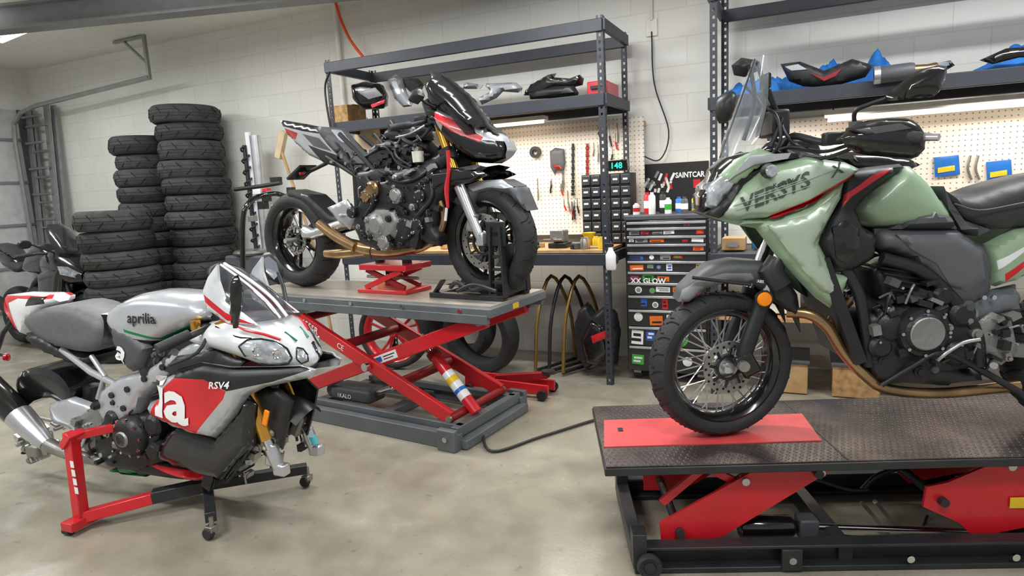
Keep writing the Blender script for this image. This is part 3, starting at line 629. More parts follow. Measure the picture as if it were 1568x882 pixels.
    for u in(1505,1520):
        q=P(u,455,-.16);T.cyl('fasteners',chrome,q,q+Vector((0,-.01,0)),.008,10)
    T.pp('tail_panel',green,[(1524,376),(1568,352),(1660,335),(1760,320),(1760,350),(1640,400),(1568,432),(1540,442),(1528,440)],-.14,.09,.14,.03,one=True,reg=[([(1530,400),(1568,378),(1568,386),(1532,414)],white),([(1540,420),(1568,400),(1568,410),(1542,432)],red)])
    T.pt('frame',black,[(1225,300,-.1),(1300,420,-.12),(1320,470,-.13),(1330,560,-.12)],.02,sm=4,mirror=True)
    T.pt('frame',black,[(1350,395,-.13),(1420,420,-.14),(1490,500,-.14),(1500,560,-.14)],.022,sm=4,mirror=True)
    T.pp('cylinder_block',eng,[(1328,410),(1390,396),(1412,440),(1405,480),(1355,482),(1338,450)],-.05,.09,.11,.04)
    a=P(1345,410,0);b=P(1372,480,0);d=(b-a)
    for k in range(10):
        q=a+d*(k/9);T.box('cooling_fins',eng,(q.x+.035,0,q.z),(.17,.24,.006),Matrix.Rotation(.2,3,'Y'))
    T.pp('crankcase',eng,[(1318,480),(1350,462),(1400,460),(1450,455),(1500,480),(1512,520),(1495,560),(1440,575),(1380,580),(1325,565),(1312,520)],-.1,.1,.15,.05)
    q=P(1412,508,-.16);T.lathe('clutch_cover',eng,[(0,.035),(.05,.035),(.062,.03),(.068,.02),(.082,.018),(.088,0),(.088,-.03)],q,(0,-1,0),36)
    T.lathe('clutch_cover_ring',cast,[(.05,.036),(.054,.037),(.058,.034)],q,(0,-1,0),36)
    for k in range(8):
        a=k*math.pi/4;p=q+Vector((math.cos(a)*.078,-.022,math.sin(a)*.078));T.cyl('engine_bolts',chrome,p,p+Vector((0,-.008,0)),.006,8)
    for (u,v,r) in((1362,500,.05),(1470,480,.045),(1440,452,.035),(1462,540,.045),(1345,530,.04)):
        q=P(u,v,-.14);T.lathe('engine_covers',eng,[(0,.03),(r*.7,.028),(r,.015),(r,-.03)],q,(0,-1,0),24)
    T.greeble('engine_details',[(1325,470),(1390,400),(1450,450),(1500,480),(1500,560),(1380,575),(1325,555)],-.145,60,3,[eng,black,eng,cast,dgrey],.9)
    T.pp('skid_plate',black,[(1322,545),(1350,525),(1400,552),(1450,558),(1505,570),(1500,582),(1440,590),(1380,586),(1345,590),(1328,572)],-.1,.1,.15,.03)
    T.bar('radiator',black,P(1235,390,0),P(1290,540,0),.3,.04)
    T.pt('exhaust_header',bronze,[(1205,478,-.06),(1240,482,-.09),(1268,502,-.1),(1292,540,-.1),(1325,575,-.11),(1360,596,-.11),(1440,602,-.1),(1560,590,-.12)],.02,sm=5,n=14)
    T.pt('exhaust_header',bronze,[(1300,460,-.04),(1275,490,-.06),(1290,530,-.04),(1330,572,-.05)],.019,sm=5,n=14)
    T.pt('engine_guard',black,[(1350,590,-.14),(1400,560,-.17),(1440,540,-.18),(1490,560,-.16)],.009,sm=4)
    T.pt('shift_lever',alu,[(1432,555,-.17),(1450,540,-.19),(1475,525,-.19),(1500,520,-.18)],.007,sm=3);T.lathe('shift_rubber',black,[(0,-.02),(.01,-.02),(.01,.02),(0,.02)],P(1432,556,-.19),(0,1,0),10)
    T.pp('peg_bracket',cast,[(1490,500),(1520,478),(1550,490),(1560,540),(1535,560),(1505,545)],-.15,.145,.155,.02,one=True)
    T.greeble('bracket_details',[(1480,490),(1560,480),(1568,560),(1490,560)],-.16,20,6,[cast,black,steel,black],.8)
    T.pt('footpeg',cast,[(1520,560,-.15),(1522,560,-.26)],.012,mirror=True)
    T.bar('swingarm',cast,P(1490,530,-.1),Vector((rc.x,-.1,rc.z)),.03,.05,bev=.005);T.bar('swingarm',cast,P(1490,530,-.1)+Vector((0,.2,0)),Vector((rc.x,.1,rc.z)),.03,.05)
    T.cyl('rear_axle',alu,Vector((rc.x,-.13,rc.z)),Vector((rc.x,.13,rc.z)),.014)
    T.lathe('rear_sprocket',steel,[(.09,-.003),(.09,.003),(.06,.003),(.06,-.003)],(rc.x,-.085,rc.z),(0,1,0),36,closed=True)
    T.pp('tail_light',redl,[(1755,290),(1790,290),(1785,310),(1758,312)],0,.04,.05,.02)
    T.pp('rear_fender',black,[(1700,330),(1780,320),(1830,420),(1815,425),(1760,350)],0,.05,.06,.03)
    hb=[P(1200,222,0),P(1215,208,-.1),P(1262,218,-.2),P(1300,210,-.26)]
    T.tube('handlebar',black,hb+[P(1345,205,-.36),P(1425,210,-.4)],.012,sm=4,n=10)
    hm=[Vector((v.x,-v.y,v.z)) for v in hb];T.tube('handlebar',black,hm+[hm[-1]+Vector((.06,.12,-.01))],.012,sm=4)
    e=hm[-1];T.tube('far_grip',rub,[e,e+Vector((.06,.12,-.01))],.018)
    T.pt('near_grip',rub,[(1345,205,-.36),(1412,212,-.42)],.02)
    hg=[(1288,215),(1300,196),(1330,184),(1385,180),(1405,190),(1418,212),(1412,232),(1395,244),(1350,240),(1310,234)]
    T.pp('hand_guard',gloss,hg,-.37,.0,.05,.06,yc=-.37,sm=2)
    T.pp('hand_guard_trim',dgrey,[(1310,198),(1380,188),(1398,196),(1330,206)],-.42,.045,.056,.01,yc=-.37)
    T.puff('hand_guard',gloss,T.L(hg,-.37),.0,.05,.06,yc=.37,sm=2)
    T.pt('bar_end',alu,[(1415,210,-.42),(1438,210,-.45)],.011)
    for pth in ([(1190,230,-.05),(1215,225,-.12),(1260,232,-.16),(1300,222,-.25)],[(1195,170,-.05),(1200,200,-.1),(1225,225,-.12),(1260,215,-.2)],[(1180,240,-.1),(1195,215,-.12),(1190,180,-.1),(1175,165,-.05)],[(1200,235,-.08),(1230,245,-.12),(1270,240,-.18),(1310,225,-.25)]):
        T.pt('cables',black,pth,.006,sm=5)
    T.box('master_cylinder',black,P(1275,212,-.22),(.06,.04,.04),bev=.006);T.box('switch_gear',black,P(1310,205,-.27),(.05,.04,.045),bev=.006)
    T.lathe('mirror_mount',dgrey,[(0,-.02),(.02,-.02),(.02,.02),(0,.02)],P(1310,196,-.26),(0,0,1),14)
    T.pt('mirror_stem',black,[(1310,198,-.26),(1309,172,-.28),(1330,160,-.3),(1375,145,-.33)],.007,sm=5)
    T.pp('mirror_shell',gloss,[(1355,152),(1365,138),(1400,112),(1420,103),(1450,101),(1444,128),(1430,148),(1400,150),(1368,154)],-.34,.0,.03,.03,yc=-.34,sm=2)
    T.pt('mirror_stem',black,[(1178,215,.24),(1165,160,.28),(1140,130,.32)],.007,sm=4)
    T.pp('mirror_shell',black,[(1120,100),(1135,88),(1160,92),(1162,108),(1140,118),(1124,115)],.34,.0,.03,.03,yc=.34)
    T.pp('hand_guard',black,[(1098,165),(1106,145),(1125,137),(1132,150),(1125,180),(1104,188)],.3,.0,.04,.03,yc=.33,sm=2)
    T.pt('steering_head',black,[(1215,330,0),(1240,250,0)],.035)
    T.bar('triple_clamp',black,P(1213,335,0)+Vector((0,-.12,0)),P(1213,335,0)+Vector((0,.12,0)),.05,.04)
    T.pt('side_stand',black,[(1490,560,-.14),(1560,600,-.18),(1600,640,-.2)],.012)
    T.fin()
section(bikeV)
# ================================================================ centre bike on lift
def bikeB():
    T=Thing('sport_motorcycle',BF);P=T.P
    c=P(750,357,0);c=Vector((c.x,0,T2+.315))
    wheel(T,'front_wheel',c,.315,.125,.22,'alloy',steer=math.radians(-8),disc=.155,ns=5,tread=18)
    r=P(463,357,0);r=Vector((r.x,0,T2+.325));wheel(T,'rear_wheel',r,.325,.19,.22,'alloy',disc=.1,ns=5,both=False,tread=16)
    for sg in(-1,1):
        y=.105*sg
        lo=P(736,366,-.105);m=P(703,285,-.105);u=P(668,180,-.105)
        for v in(lo,m,u):v.y=y
        T.cyl('fork_tube_gold',gold,m.lerp(lo,.12),u,.026,16);T.tube('fork_lower',alu,[m,m.lerp(lo,.5),lo],[.031,.028,.024],14)
        T.box('fork_foot',alu,lo+Vector((.005,0,0)),(.05,.045,.075),bev=.01)
        cal=lo+Vector((-.055,-.01*sg,.09));T.box('brake_caliper',cast,cal,(.05,.05,.1),Matrix.Rotation(.3,3,'Y'),bev=.01)
        T.bar('fork_clamps',eng,u+Vector((0,0,-.03)),u,.07,.07);q=u.lerp(m,.45);T.bar('fork_clamps',eng,q,q+Vector((.01,0,-.03)),.07,.07)
    T.cyl('front_axle',alu,(c.x,-.12,c.z),(c.x,.12,c.z),.014)
    T.pp('front_fender',dgrey,[(703,308),(716,290),(745,276),(778,274),(802,288),(816,322),(805,314),(790,298),(765,292),(745,296),(735,310),(738,330),(722,322)],0,.06,.085,.03,reg=[([(725,284),(745,276),(778,274),(798,285),(785,288),(760,286),(738,292)],silv)])
    T.pp('nose_fairing',silv,[(656,160),(680,168),(705,178),(740,196),(762,208),(770,226),(766,242),(748,248),(722,246),(700,232),(678,205),(662,185)],-.08,.05,.16,.05,tap=(P(690,200,0).x,1.0,P(766,235,0).x,.45),
        reg=[([(688,192),(712,208),(735,214),(768,216),(772,228),(766,242),(748,250),(722,248),(700,234),(684,205)],gloss),([(674,172),(705,186),(740,210),(736,218),(700,202),(676,182)],red),([(656,160),(674,168),(680,190),(690,212),(678,208),(660,185)],gloss)])
    T.pp('headlight',lensd,[(718,234),(732,229),(744,234),(740,241),(726,242)],-.11,.11,.12,.02,one=True,tap=(P(700,200,-.1).x,1.05,P(766,235,0).x,.55))
    rows=[]
    for (u,v),hw,bk in (((672,110),.05,.03),((690,128),.10,.06),((715,155),.13,.09),((738,185),.14,.11),((752,205),.12,.11)):
        q=P(u,v,0);rows.append((q.x,q.z,hw,bk))
    T.shield('windscreen',glassy,rows,16)
    T.pp('nose_sides_dark',gloss,[(655,130),(668,114),(700,142),(735,188),(760,206),(735,200),(690,178),(664,162)],-.06,.05,.13,.04)
    T.pp('side_fairing',black,[(640,300),(655,275),(690,258),(725,252),(742,256),(716,272),(690,288),(672,312),(668,345),(680,362),(672,378),(648,372),(634,340)],-.14,.12,.165,.03,one=True)
    T.pp('lower_cowl_wing',gloss,[(655,262),(690,256),(735,262),(745,268),(716,280),(684,286),(660,296)],-.16,.15,.175,.02,one=True)
    T.bar('radiator',eng,P(690,262,0),P(660,375,0),.34,.05)
    T.pp('airbox',black,[(562,252),(572,222),(598,212),(640,214),(655,232),(650,260),(615,262),(580,266)],-.06,.06,.11,.03)
    T.pp('airbox_lid',eng,[(585,214),(596,196),(622,190),(642,196),(648,214),(620,220)],-.05,.05,.09,.02)
    T.greeble('airbox_details',[(565,250),(575,215),(600,195),(645,195),(660,225),(655,262),(600,268)],-.115,44,12,[black,eng,black,dgrey,black,cast],.8)
    T.pp('frame_spar',eng,[(545,262),(580,255),(625,258),(660,240),(690,222),(698,240),(668,275),(640,300),(600,300),(560,295),(548,300)],-.12,.1,.14,.03,one=True)
    for p,rr in (([(575,205,-.05),(600,230,-.1),(640,215,-.1),(665,190,-.06)],.012),([(600,185,0),(620,215,-.1),(655,225,-.1)],.014),([(560,240,-.1),(590,225,-.12),(610,250,-.13),(640,262,-.13)],.01),([(620,200,-.08),(605,235,-.14),(630,255,-.14)],.008),([(582,262,-.15),(610,278,-.17),(640,272,-.17),(668,250,-.14)],.011),([(560,270,-.15),(575,300,-.18),(560,330,-.18)],.009),([(655,262,-.15),(662,300,-.17),(640,330,-.18)],.013)):T.pt('wiring_hoses',black,p,rr,sm=5)
    T.pp('crankcase',eng,[(548,320),(560,285),(600,270),(640,290),(652,330),(648,365),(625,382),(580,385),(555,372),(545,350)],-.12,.1,.165,.04)
    T.pp('crankcase_cover',cast,[(556,332),(575,318),(604,318),(614,340),(606,366),(580,374),(560,362)],-.17,.155,.185,.02,one=True)
    T.pp('cylinder_head',eng,[(596,300),(612,262),(655,250),(678,270),(672,312),(645,330),(610,322)],-.08,.1,.165,.04)
    for u,v,rd,mm in ((578,345,.07,cast),(622,350,.06,eng),(562,300,.035,bronze),(572,290,.05,bronze),(540,325,.035,black),(608,300,.045,cast),(640,345,.04,eng),(645,300,.035,eng),(590,372,.045,cast)):
        q=P(u,v,-.17);T.lathe('engine_covers',mm,[(0,.03),(rd*.6,.03),(rd*.7,.022),(rd,.016),(rd,-.04)],q,(0,-1,0),26)
        for k in range(6):
            a=k*math.pi/3+.2;p=q+Vector((math.cos(a)*rd*.85,-.018,math.sin(a)*rd*.85));T.cyl('engine_bolts',chrome,p,p+Vector((0,-.006,0)),.005,8)
    T.greeble('engine_details',[(545,270),(600,262),(665,255),(672,320),(650,372),(560,380),(540,330)],-.175,85,21,[cast,black,alu,eng,eng,black,eng],.85)
    T.lathe('fluid_reservoir',cream,[(0,-.03),(.03,-.03),(.034,.03),(0,.03)],P(640,240,-.14),(0,0,1),18)
    for k in range(4):
        y=-.12+.08*k;T.pt('exhaust_headers',bronze,[(672,300,y),(680,335,y),(665,368,y*.9),(630,385,y*.6),(585,383,-.02+y*.3)],.019,sm=4)
    T.pt('exhaust_collector',bronze,[(640,378,-.08),(600,384,-.08),(560,380,-.09),(530,372,-.1)],[.03,.04,.042,.034],sm=3,n=16)
    T.pt('exhaust_collector',bronze,[(560,384,-.06),(520,388,-.08),(500,388,-.08)],[.035,.035,.03],sm=3,n=14)
    T.pt('exhaust_tip',bronze,[(545,378,-.12),(515,362,-.13),(488,342,-.14)],[.032,.034,.03],sm=3,n=16)
    T.lathe('exhaust_tip_opening',cutm,[(.0,0),(.022,0),(.024,.003)],P(487,341,-.14),(-1,0,.4),16)
    T.pp('swingarm',alu,[(456,345),(470,352),(520,335),(560,325),(560,350),(520,352),(475,366),(458,366)],-.13,.1,.125,.02,one=True,th=.03)
    T.cyl('rear_axle',alu,(r.x,-.15,r.z),(r.x,.15,r.z),.016);T.lathe('sprocket',steel,[(.1,-.003),(.1,.003),(.07,.003),(.07,-.003)],(r.x,.11,r.z),(0,1,0),40,closed=True)
    T.pp('rear_hugger',black,[(455,290),(485,298),(520,330),(545,335),(540,345),(510,340),(478,310),(455,302)],0,.08,.09,.02)
    T.pt('rear_shock',black,[(548,262,0),(552,330,0)],.035)
    T.pp('tail_unit',silv,[(427,183),(470,190),(510,198),(521,212),(535,232),(552,250),(545,264),(505,252),(478,240),(455,222),(438,204)],-.03,.03,.085,.04,tap=(P(427,183,0).x,.4,P(510,210,0).x,1.1),
        reg=[([(427,183),(470,190),(505,197),(512,207),(470,201),(434,193)],gloss),([(438,196),(462,204),(458,214),(442,207)],redl),([(480,222),(535,240),(545,262),(505,250)],black),([(470,205),(500,212),(520,232),(490,224)],dgrey)])
    for a,b in (((520,205),(575,262)),((500,240),(570,285)),((530,235),(560,300))):T.pt('subframe',black,[(*a,-.09),(*b,-.12)],.014,mirror=True)
    T.greeble('subframe_details',[(505,215),(540,225),(575,262),(560,300),(510,250)],-.1,20,8,[black,eng,dgrey,cast],.8)
    T.pp('seat_pan',dgrey,[(500,196),(512,195),(525,212),(560,250),(552,256),(520,222)],0,.1,.12,.03)
    T.pt('plate_hanger',black,[(500,250,0),(475,262,0),(455,272,0)],.012);T.box('number_plate_bracket',black,P(462,264,0),(.16,.14,.015),Matrix.Rotation(-.5,3,'Y'))
    for y in(-.1,.1):T.pt('rear_indicators',black,[(470,262,0),(462,266,y)],.007);T.lathe('rear_indicators',redl,[(0,-.02),(.01,-.015),(.01,.015),(0,.02)],P(462,266,y),(0,1,0),12)
    T.pp('peg_bracket',alu,[(500,318),(530,305),(545,330),(535,352),(518,340)],-.15,.145,.155,.01,one=True,th=.01);T.pt('footpeg',alu,[(522,330,-.16),(518,332,-.25)],.012,mirror=True)
    T.pt('clip_on_bar',black,[(655,185,-.1),(625,192,-.26),(600,196,-.34)],.013);T.pt('grip',rub,[(628,191,-.25),(596,196,-.36)],.019)
    T.tube('clip_on_bar',black,[P(655,185,-.1)+Vector((0,.2,0)),P(625,192,-.26)+Vector((0,.52,0))],.013);T.tube('grip',rub,[P(628,191,-.25)+Vector((0,.5,0)),P(596,196,-.36)+Vector((0,.72,0))],.019)
    T.pt('brake_lever',alu,[(650,192,-.18),(628,204,-.24),(606,210,-.32)],.006,sm=3)
    T.box('instrument_cluster',black,P(672,170,0),(.05,.2,.12),Matrix.Rotation(-.4,3,'Y'),bev=.01);T.box('top_clamp',eng,P(665,183,0),(.09,.26,.03),bev=.008)
    T.pt('mirror_stem',black,[(668,165,-.12),(652,158,-.2),(640,148,-.26)],.007);T.pp('mirror_shell',black,[(628,140),(645,132),(650,148),(640,160),(628,156)],-.28,0,.03,.02,yc=-.28)
    T.pt('tie_down_strap',red,[(686,230,-.18),(687,262,-.18),(684,290,-.18),(686,318,-.18)],[.012,.01,.014,.008],sm=4,n=6)
    T.pt('tie_down_strap',white,[(684,318,-.18),(682,338,-.18)],.008)
    T.fin()
    T=Thing('wheel_chock',BF);P=T.P
    x=min(.115,P(792,390,-.12).x)
    for y in(-.12,.12):
        T.bar('base',lblk,(-.33,y,T2+.015),(.17,y,T2+.015),.05,.03,bev=.004)
        T.bar('uprights',lblk,(x+.06,y,T2+.02),(x+.05,y,T2+.40),.04,.012);T.bar('uprights',lblk,(x-.03,y,T2+.02),(x-.01,y,T2+.40),.04,.012)
        T.box('clamp_plate',black,(x+.02,y,T2+.36),(.12,.014,.13),bev=.004);T.box('clamp_slots',cutm,(x+.02,y-.008 if y<0 else y+.008,T2+.36),(.07,.002,.02))
        for k in range(3):T.box('uprights',lblk,(x+.02,y,T2+.1+.07*k),(.08,.012,.015))
        T.bar('rear_stops',lblk,(-.3,y,T2+.03),(-.24,y,T2+.1),.04,.012)
    T.bar('base',lblk,(-.3,-.14,T2+.015),(-.3,.14,T2+.015),.06,.025);T.bar('base',lblk,(.1,-.14,T2+.02),(.1,.14,T2+.02),.06,.035)
    T.bar('front_plate',lblk,(.17,0,T2+.03),(.16,0,T2+.3),.2,.012)
    T.pt('strap',black,[(690,440,-.16),(700,432,-.18),(720,444,-.18),(745,440,-.16)],.012,sm=4);T.pt('strap',black,[(700,446,-.2),(725,436,-.2),(760,446,-.2)],.01,sm=4)
    T.fin()
    T=Thing('scissor_jack',BF);P=T.P
    c=P(603,430,0).x;z0=T2
    T.box('base_plate',red,(c,0,z0+.012),(.4,.24,.022),bev=.004);T.box('top_plate',red,(c+.02,0,z0+.16),(.38,.24,.035),bev=.004)
    for y in(-.09,.09):
        T.bar('arms',red,(c-.15,y,z0+.03),(c+.15,y,z0+.14),.02,.03);T.bar('arms',dred,(c+.15,y*.8,z0+.03),(c-.15,y*.8,z0+.14),.02,.03)
    T.cyl('screw',steel,(c-.22,0,z0+.085),(c+.2,0,z0+.085),.01)
    for x in(-.1,.12):T.lathe('rubber_pads',rub,[(0,0),(.03,0),(.03,.02),(0,.02)],(c+x,0,z0+.175),(0,0,1),16)
    T.fin()
section(bikeB)
# ================================================================ red / white bike on stand, lower left
def bikeA():
    T=Thing('sport_motorcycle',AF);P=T.P
    for sg,(b,t) in ((-1,((428,718),(338,492))),(1,((482,688),(404,490)))):
        lo=P(b[0],b[1],.105*sg);up=P(t[0],t[1],.105*sg);mid=lo.lerp(up,.2)
        T.cyl('fork_tube_gold',gold,mid,lo.lerp(up,.62),.03,18);T.cyl('fork_stanchion',gold,lo.lerp(up,.6),up,.026,16)
        T.cyl('fork_chrome',chrome,lo.lerp(up,.12),mid,.021,14)
        T.tube('fork_lower',alu,[lo+Vector((0,0,-.01)),lo.lerp(up,.06),lo.lerp(up,.14)],[.022,.028,.027],14);T.box('axle_clamp',alu,lo+Vector((.01,0,0)),(.06,.045,.05),bev=.008)
        T.box('caliper_mount',alu,lo+Vector((-.035,0,.06)),(.03,.03,.1),Matrix.Rotation(.35,3,'Y'),bev=.006)
        q=lo+Vector((-.055,-.02*sg,.12));T.box('brake_caliper',cast,q,(.05,.05,.11),Matrix.Rotation(.5,3,'Y'),bev=.012)
        for k in(-.03,.03):T.cyl('caliper_bolts',chrome,q+Vector((0,.03*sg,k)),q+Vector((0,.034*sg,k)),.008,8)
    T.pt('brake_hose',black,[(380,690,-.14),(362,720,-.15),(345,735,-.12),(375,640,-.08)],.006,sm=5)
    T.pt('brake_hose',black,[(455,675,.08),(448,640,.06),(430,600,0)],.006,sm=5)
    q=P(407,640,-.13);T.box('side_reflector',orange,q,(.025,.01,.07),Matrix.Rotation(.35,3,'Y'),bev=.004)
    V=[];Fc=[];n=14;m=10;R=.275;cx=-.04;cz=.30
    for i in range(n+1):
        a=math.radians(55+i*88/n)
        for k in range(m+1):
            b=-1+2*k/m;rr=R-.06*b*b*(.6+.4*abs(b));V.append(Vector((cx+rr*math.cos(a)*.95,b*.08,cz+rr*math.sin(a))))
    for i in range(n):
        for k in range(m):Fc.append((i*(m+1)+k,i*(m+1)+k+1,(i+1)*(m+1)+k+1,(i+1)*(m+1)+k))
    T.mesh('front_fender',black,V,Fc)
    T.pp('fender_side',black,[(386,598),(425,596),(446,616),(440,650),(430,690),(420,672),(398,650),(385,620)],-.09,.085,.1,.02,one=True)
    SX=[(-.36,.90,.80,.165),(-.25,.925,.78,.19),(-.12,.935,.745,.195),(-.04,.922,.715,.178),(.0,.902,.70,.158),(.06,.855,.70,.12),(.10,.806,.705,.087),(.125,.774,.712,.055),(.14,.755,.725,.02)]
    EX=1.9
    def sec(x):
        x=max(SX[0][0],min(SX[-1][0],x))
        for a,b in zip(SX,SX[1:]):
            if x<=b[0]:
                t=(x-a[0])/(b[0]-a[0]);return [a[i]+(b[i]-a[i])*t for i in(1,2,3)]
        return SX[-1][1:]
    def hw(x,z):
        zt,zb,h=sec(x);zc=(zt+zb)/2;hh=(zt-zb)/2;d=min(1,abs(z-zc)/hh);return h*(1-d**EX)**(1/EX)
    def onnose(u,v,sg=-1,off=.005):
        y=-.08
        for _ in range(60):
            q=P(u,v,y);t=-hw(q.x,q.z);y+=.35*(t-y)
        q=P(u,v,y);return Vector((q.x+off*.6,(abs(q.y)+off)*sg,q.z))
    T.loft('nose_cowl',nosem,SX,n=32,e=EX)
    def lensmesh(hl,sg,proj):
        bd=[];N=4
        for i in range(len(hl)):
            a,b=hl[i],hl[(i+1)%len(hl)]
            for k in range(N):bd.append((a[0]+(b[0]-a[0])*k/N,a[1]+(b[1]-a[1])*k/N))
        cu=sum(p[0] for p in bd)/len(bd);cv=sum(p[1] for p in bd)/len(bd);rings=[]
        for f,o in((1,.003),(.9,.008),(.6,.010),(.25,.011)):rings.append([onnose(cu+(p[0]-cu)*f,cv+(p[1]-cv)*f,sg,o) for p in bd])
        V=[v for r_ in rings for v in r_]+[onnose(cu,cv,sg,.011)];n=len(bd);Fc=[]
        for r_ in range(3):
            for i in range(n):j=(i+1)%n;Fc.append((r_*n+i,r_*n+j,(r_+1)*n+j,(r_+1)*n+i))
        for i in range(n):Fc.append((3*n+i,3*n+(i+1)%n,4*n))
        T.mesh('headlight',lens,V,Fc)
        T.tube('headlight_trim',gloss,[rings[0][i%n]for i in range(n+1)],.0045,6)
        for (u,v) in proj:
            q=onnose(u,v,sg,.010);T.lathe('headlight_projector',chrome,[(0,.0),(.014,.001),(.018,.004),(.02,0)],q,(.8,.6*sg,.1),16)
    for sg in(-1,1):
        lensmesh([(366,530),(380,520),(400,519),(424,523),(440,534),(447,548),(442,556),(420,559),(395,555),(376,545)],sg,((395,538),(425,542)))
        lensmesh([(455,532),(464,534),(471,543),(472,552),(462,556),(455,549)],sg,())
        T.tube('nose_stripe_red',red,[onnose(u,v,sg,.001) for u,v in((322,478),(345,492),(375,505),(405,512),(430,520))],.006,6,sm=3)
        T.tube('nose_stripe_green',greent,[onnose(u,v,sg,.001) for u,v in((436,508),(455,522))],.004,6)
        T.tube('nose_panel_gap',cutm,[onnose(u,v,sg,.0) for u,v in((330,500),(360,515),(385,518))],.003,6,sm=3)
    T.loft('air_intake',black,[(.0,.72,.66,.13),(.07,.725,.68,.10),(.12,.725,.70,.04)],n=18)
    T.pt('mirror_stem',black,[(362,500,-.17),(366,470,-.22),(370,445,-.26)],.008);T.pp('mirror_shell',gloss,[(354,440),(358,424),(368,420),(374,436),(372,470),(366,502),(360,502),(356,470)],-.27,0,.022,.02,yc=-.28)
    T.pt('mirror_stem',black,[(440,470,.15),(434,440,.22),(425,415,.28)],.009);T.pp('mirror_shell',black,[(400,392),(412,386),(426,398),(434,420),(428,436),(412,428),(402,410)],.3,0,.028,.02,yc=.3,sm=2)
    T.pp('mirror_glass',mirror,[(404,396),(412,392),(424,402),(428,420),(420,428),(408,416)],.27,0,.002,.01,yc=.268)
    T.shield('windscreen',glassl,[(-.29,1.135,.04,.04),(-.24,1.115,.08,.08),(-.15,1.06,.115,.11),(-.05,.985,.13,.13),(.015,.915,.125,.12)],18)
    T.tube('screen_strip',white,[Vector((-.285,0,1.14)),Vector((-.15,0,1.066)),Vector((-.045,0,.992)),Vector((.02,0,.918))],.007,6,sm=4)
    T.tube('screen_strip',white,[Vector((-.282,-.022,1.138)),Vector((-.152,-.03,1.064)),Vector((-.048,-.034,.990)),Vector((.016,-.034,.918))],.005,6,sm=4)
    T.tube('screen_rim',black,[Vector((-.05-.10,-.128,.985)),Vector((-.15-.08,-.112,1.06)),Vector((-.24-.05,-.078,1.115)),Vector((-.31,0,1.14)),Vector((-.24-.05,.078,1.115)),Vector((-.15-.08,.112,1.06)),Vector((-.05-.10,.128,.985))],.004,6,sm=4)
    T.pp('screen_surround',nosem,[(310,446),(318,425),(332,405),(334,430),(345,462),(372,482),(392,498),(350,496),(318,474)],-.13,.13,.14,.02,one=True,reg=[([(314,450),(348,478),(390,496),(350,490),(316,462)],red)])
    tp=(P(350,590,-.2).x,1,P(450,582,-.2).x,.55)
    s1=T.pp('side_fairing',silv,[(232,588),(262,572),(300,560),(350,568),(400,572),(432,573),(450,581),(446,592),(415,597),(385,602),(362,614),(348,640),(330,664),(316,678),(262,662),(222,640),(215,622),(238,612)],-.21,.16,.205,.04,one=True,tap=tp,
        reg=[([(232,617),(250,592),(262,580),(310,582),(344,600),(340,612),(296,666),(226,637)],red),([(262,568),(300,558),(350,566),(432,572),(444,579),(400,592),(345,600),(310,582),(262,580)],black)])
    T.ptext('fairing_lettering',text_w,'ia',236,632,300,654,.27,-.2,surf=lambda x,z:s1(x,z)-.001,bold=.03,sx=1.15)
    T.ptext('fairing_lettering',text_w,'RSV4',322,594,378,594,.04,-.2,surf=lambda x,z:s1(x,z)-.003,shear=.3,sx=1.25,bold=.02)
    T.pp('inner_fairing',black,[(240,570),(262,548),(320,540),(365,558),(350,575),(262,580)],-.19,.16,.175,.02,one=True)
    T.pp('lower_fairing',gloss,[(250,662),(262,655),(318,676),(334,658),(352,640),(366,612),(378,628),(374,690),(350,720),(330,742),(300,735),(255,718),(225,705),(235,680)],-.19,.14,.18,.04,one=True)
    T.pp('belly_pan',black,[(165,700),(225,705),(262,718),(330,742),(300,742),(240,738),(175,728)],-.15,.1,.15,.04,reg=[([(165,722),(200,716),(215,735),(178,730)],greent),([(215,708),(330,738),(300,742),(250,724)],red)])
    T.bar('radiator',eng,P(385,610,0),P(350,728,0),.27,.05)
    a=P(385,610,0);b=P(350,728,0)
    for k in range(18):
        q=a.lerp(b,(k+.5)/18)+Vector((.03,0,.01));T.box('radiator_fins',dgrey,q,(.004,.25,.004))
    for k in range(18):
        y=-.12+.24*k/17;T.bar('radiator_fins',dgrey,a+Vector((.032,y,0)),b+Vector((.032,y,0)),.003,.004)
    for k in range(3):T.pt('radiator_hoses',black,[(352,690+8*k,-.1),(365,700,-.12),(352,720,-.1)],.012,sm=4)
    T.greeble('front_details',[(345,690),(400,680),(420,712),(360,735)],-.1,16,5,[cast,black,alu,steel],.8)
    ts=T.pp('fuel_tank',silv,[(165,478),(185,460),(215,450),(265,452),(300,458),(322,474),(322,490),(300,500),(270,512),(245,526),(205,540),(175,515)],-.1,.05,.155,.09,sm=3,reg=[([(160,480),(200,512),(250,522),(245,530),(205,545),(168,520)],black),([(205,500),(250,516),(300,494),(300,498),(250,520),(206,505)],greent)])
    T.ptext('tank_lettering',text_k,'aprilia',200,493,262,496,.066,-.14,surf=lambda x,z:ts(x,z)-.002,bold=.015,sx=1.05)
    T.lathe('fuel_cap',black,[(0,.02),(.04,.018),(.048,0)],P(262,452,0)+Vector((0,0,-.012)),(0.1,0,1),24)
    s3=T.pp('tank_side_graphic',dgrey,[(163,495),(195,508),(222,535),(216,565),(195,572),(170,530)],-.15,.12,.155,.03,one=True);T.ptext('tank_lettering',text_w,'a',172,545,205,580,.15,-.16,surf=lambda x,z:s3(x,z)-.001,bold=.03)
    T.pp('rider_seat',seatg,[(45,490),(60,475),(105,466),(150,482),(168,500),(165,528),(140,538),(95,530),(62,512)],-.08,.09,.13,.06,sm=3,soft=True)
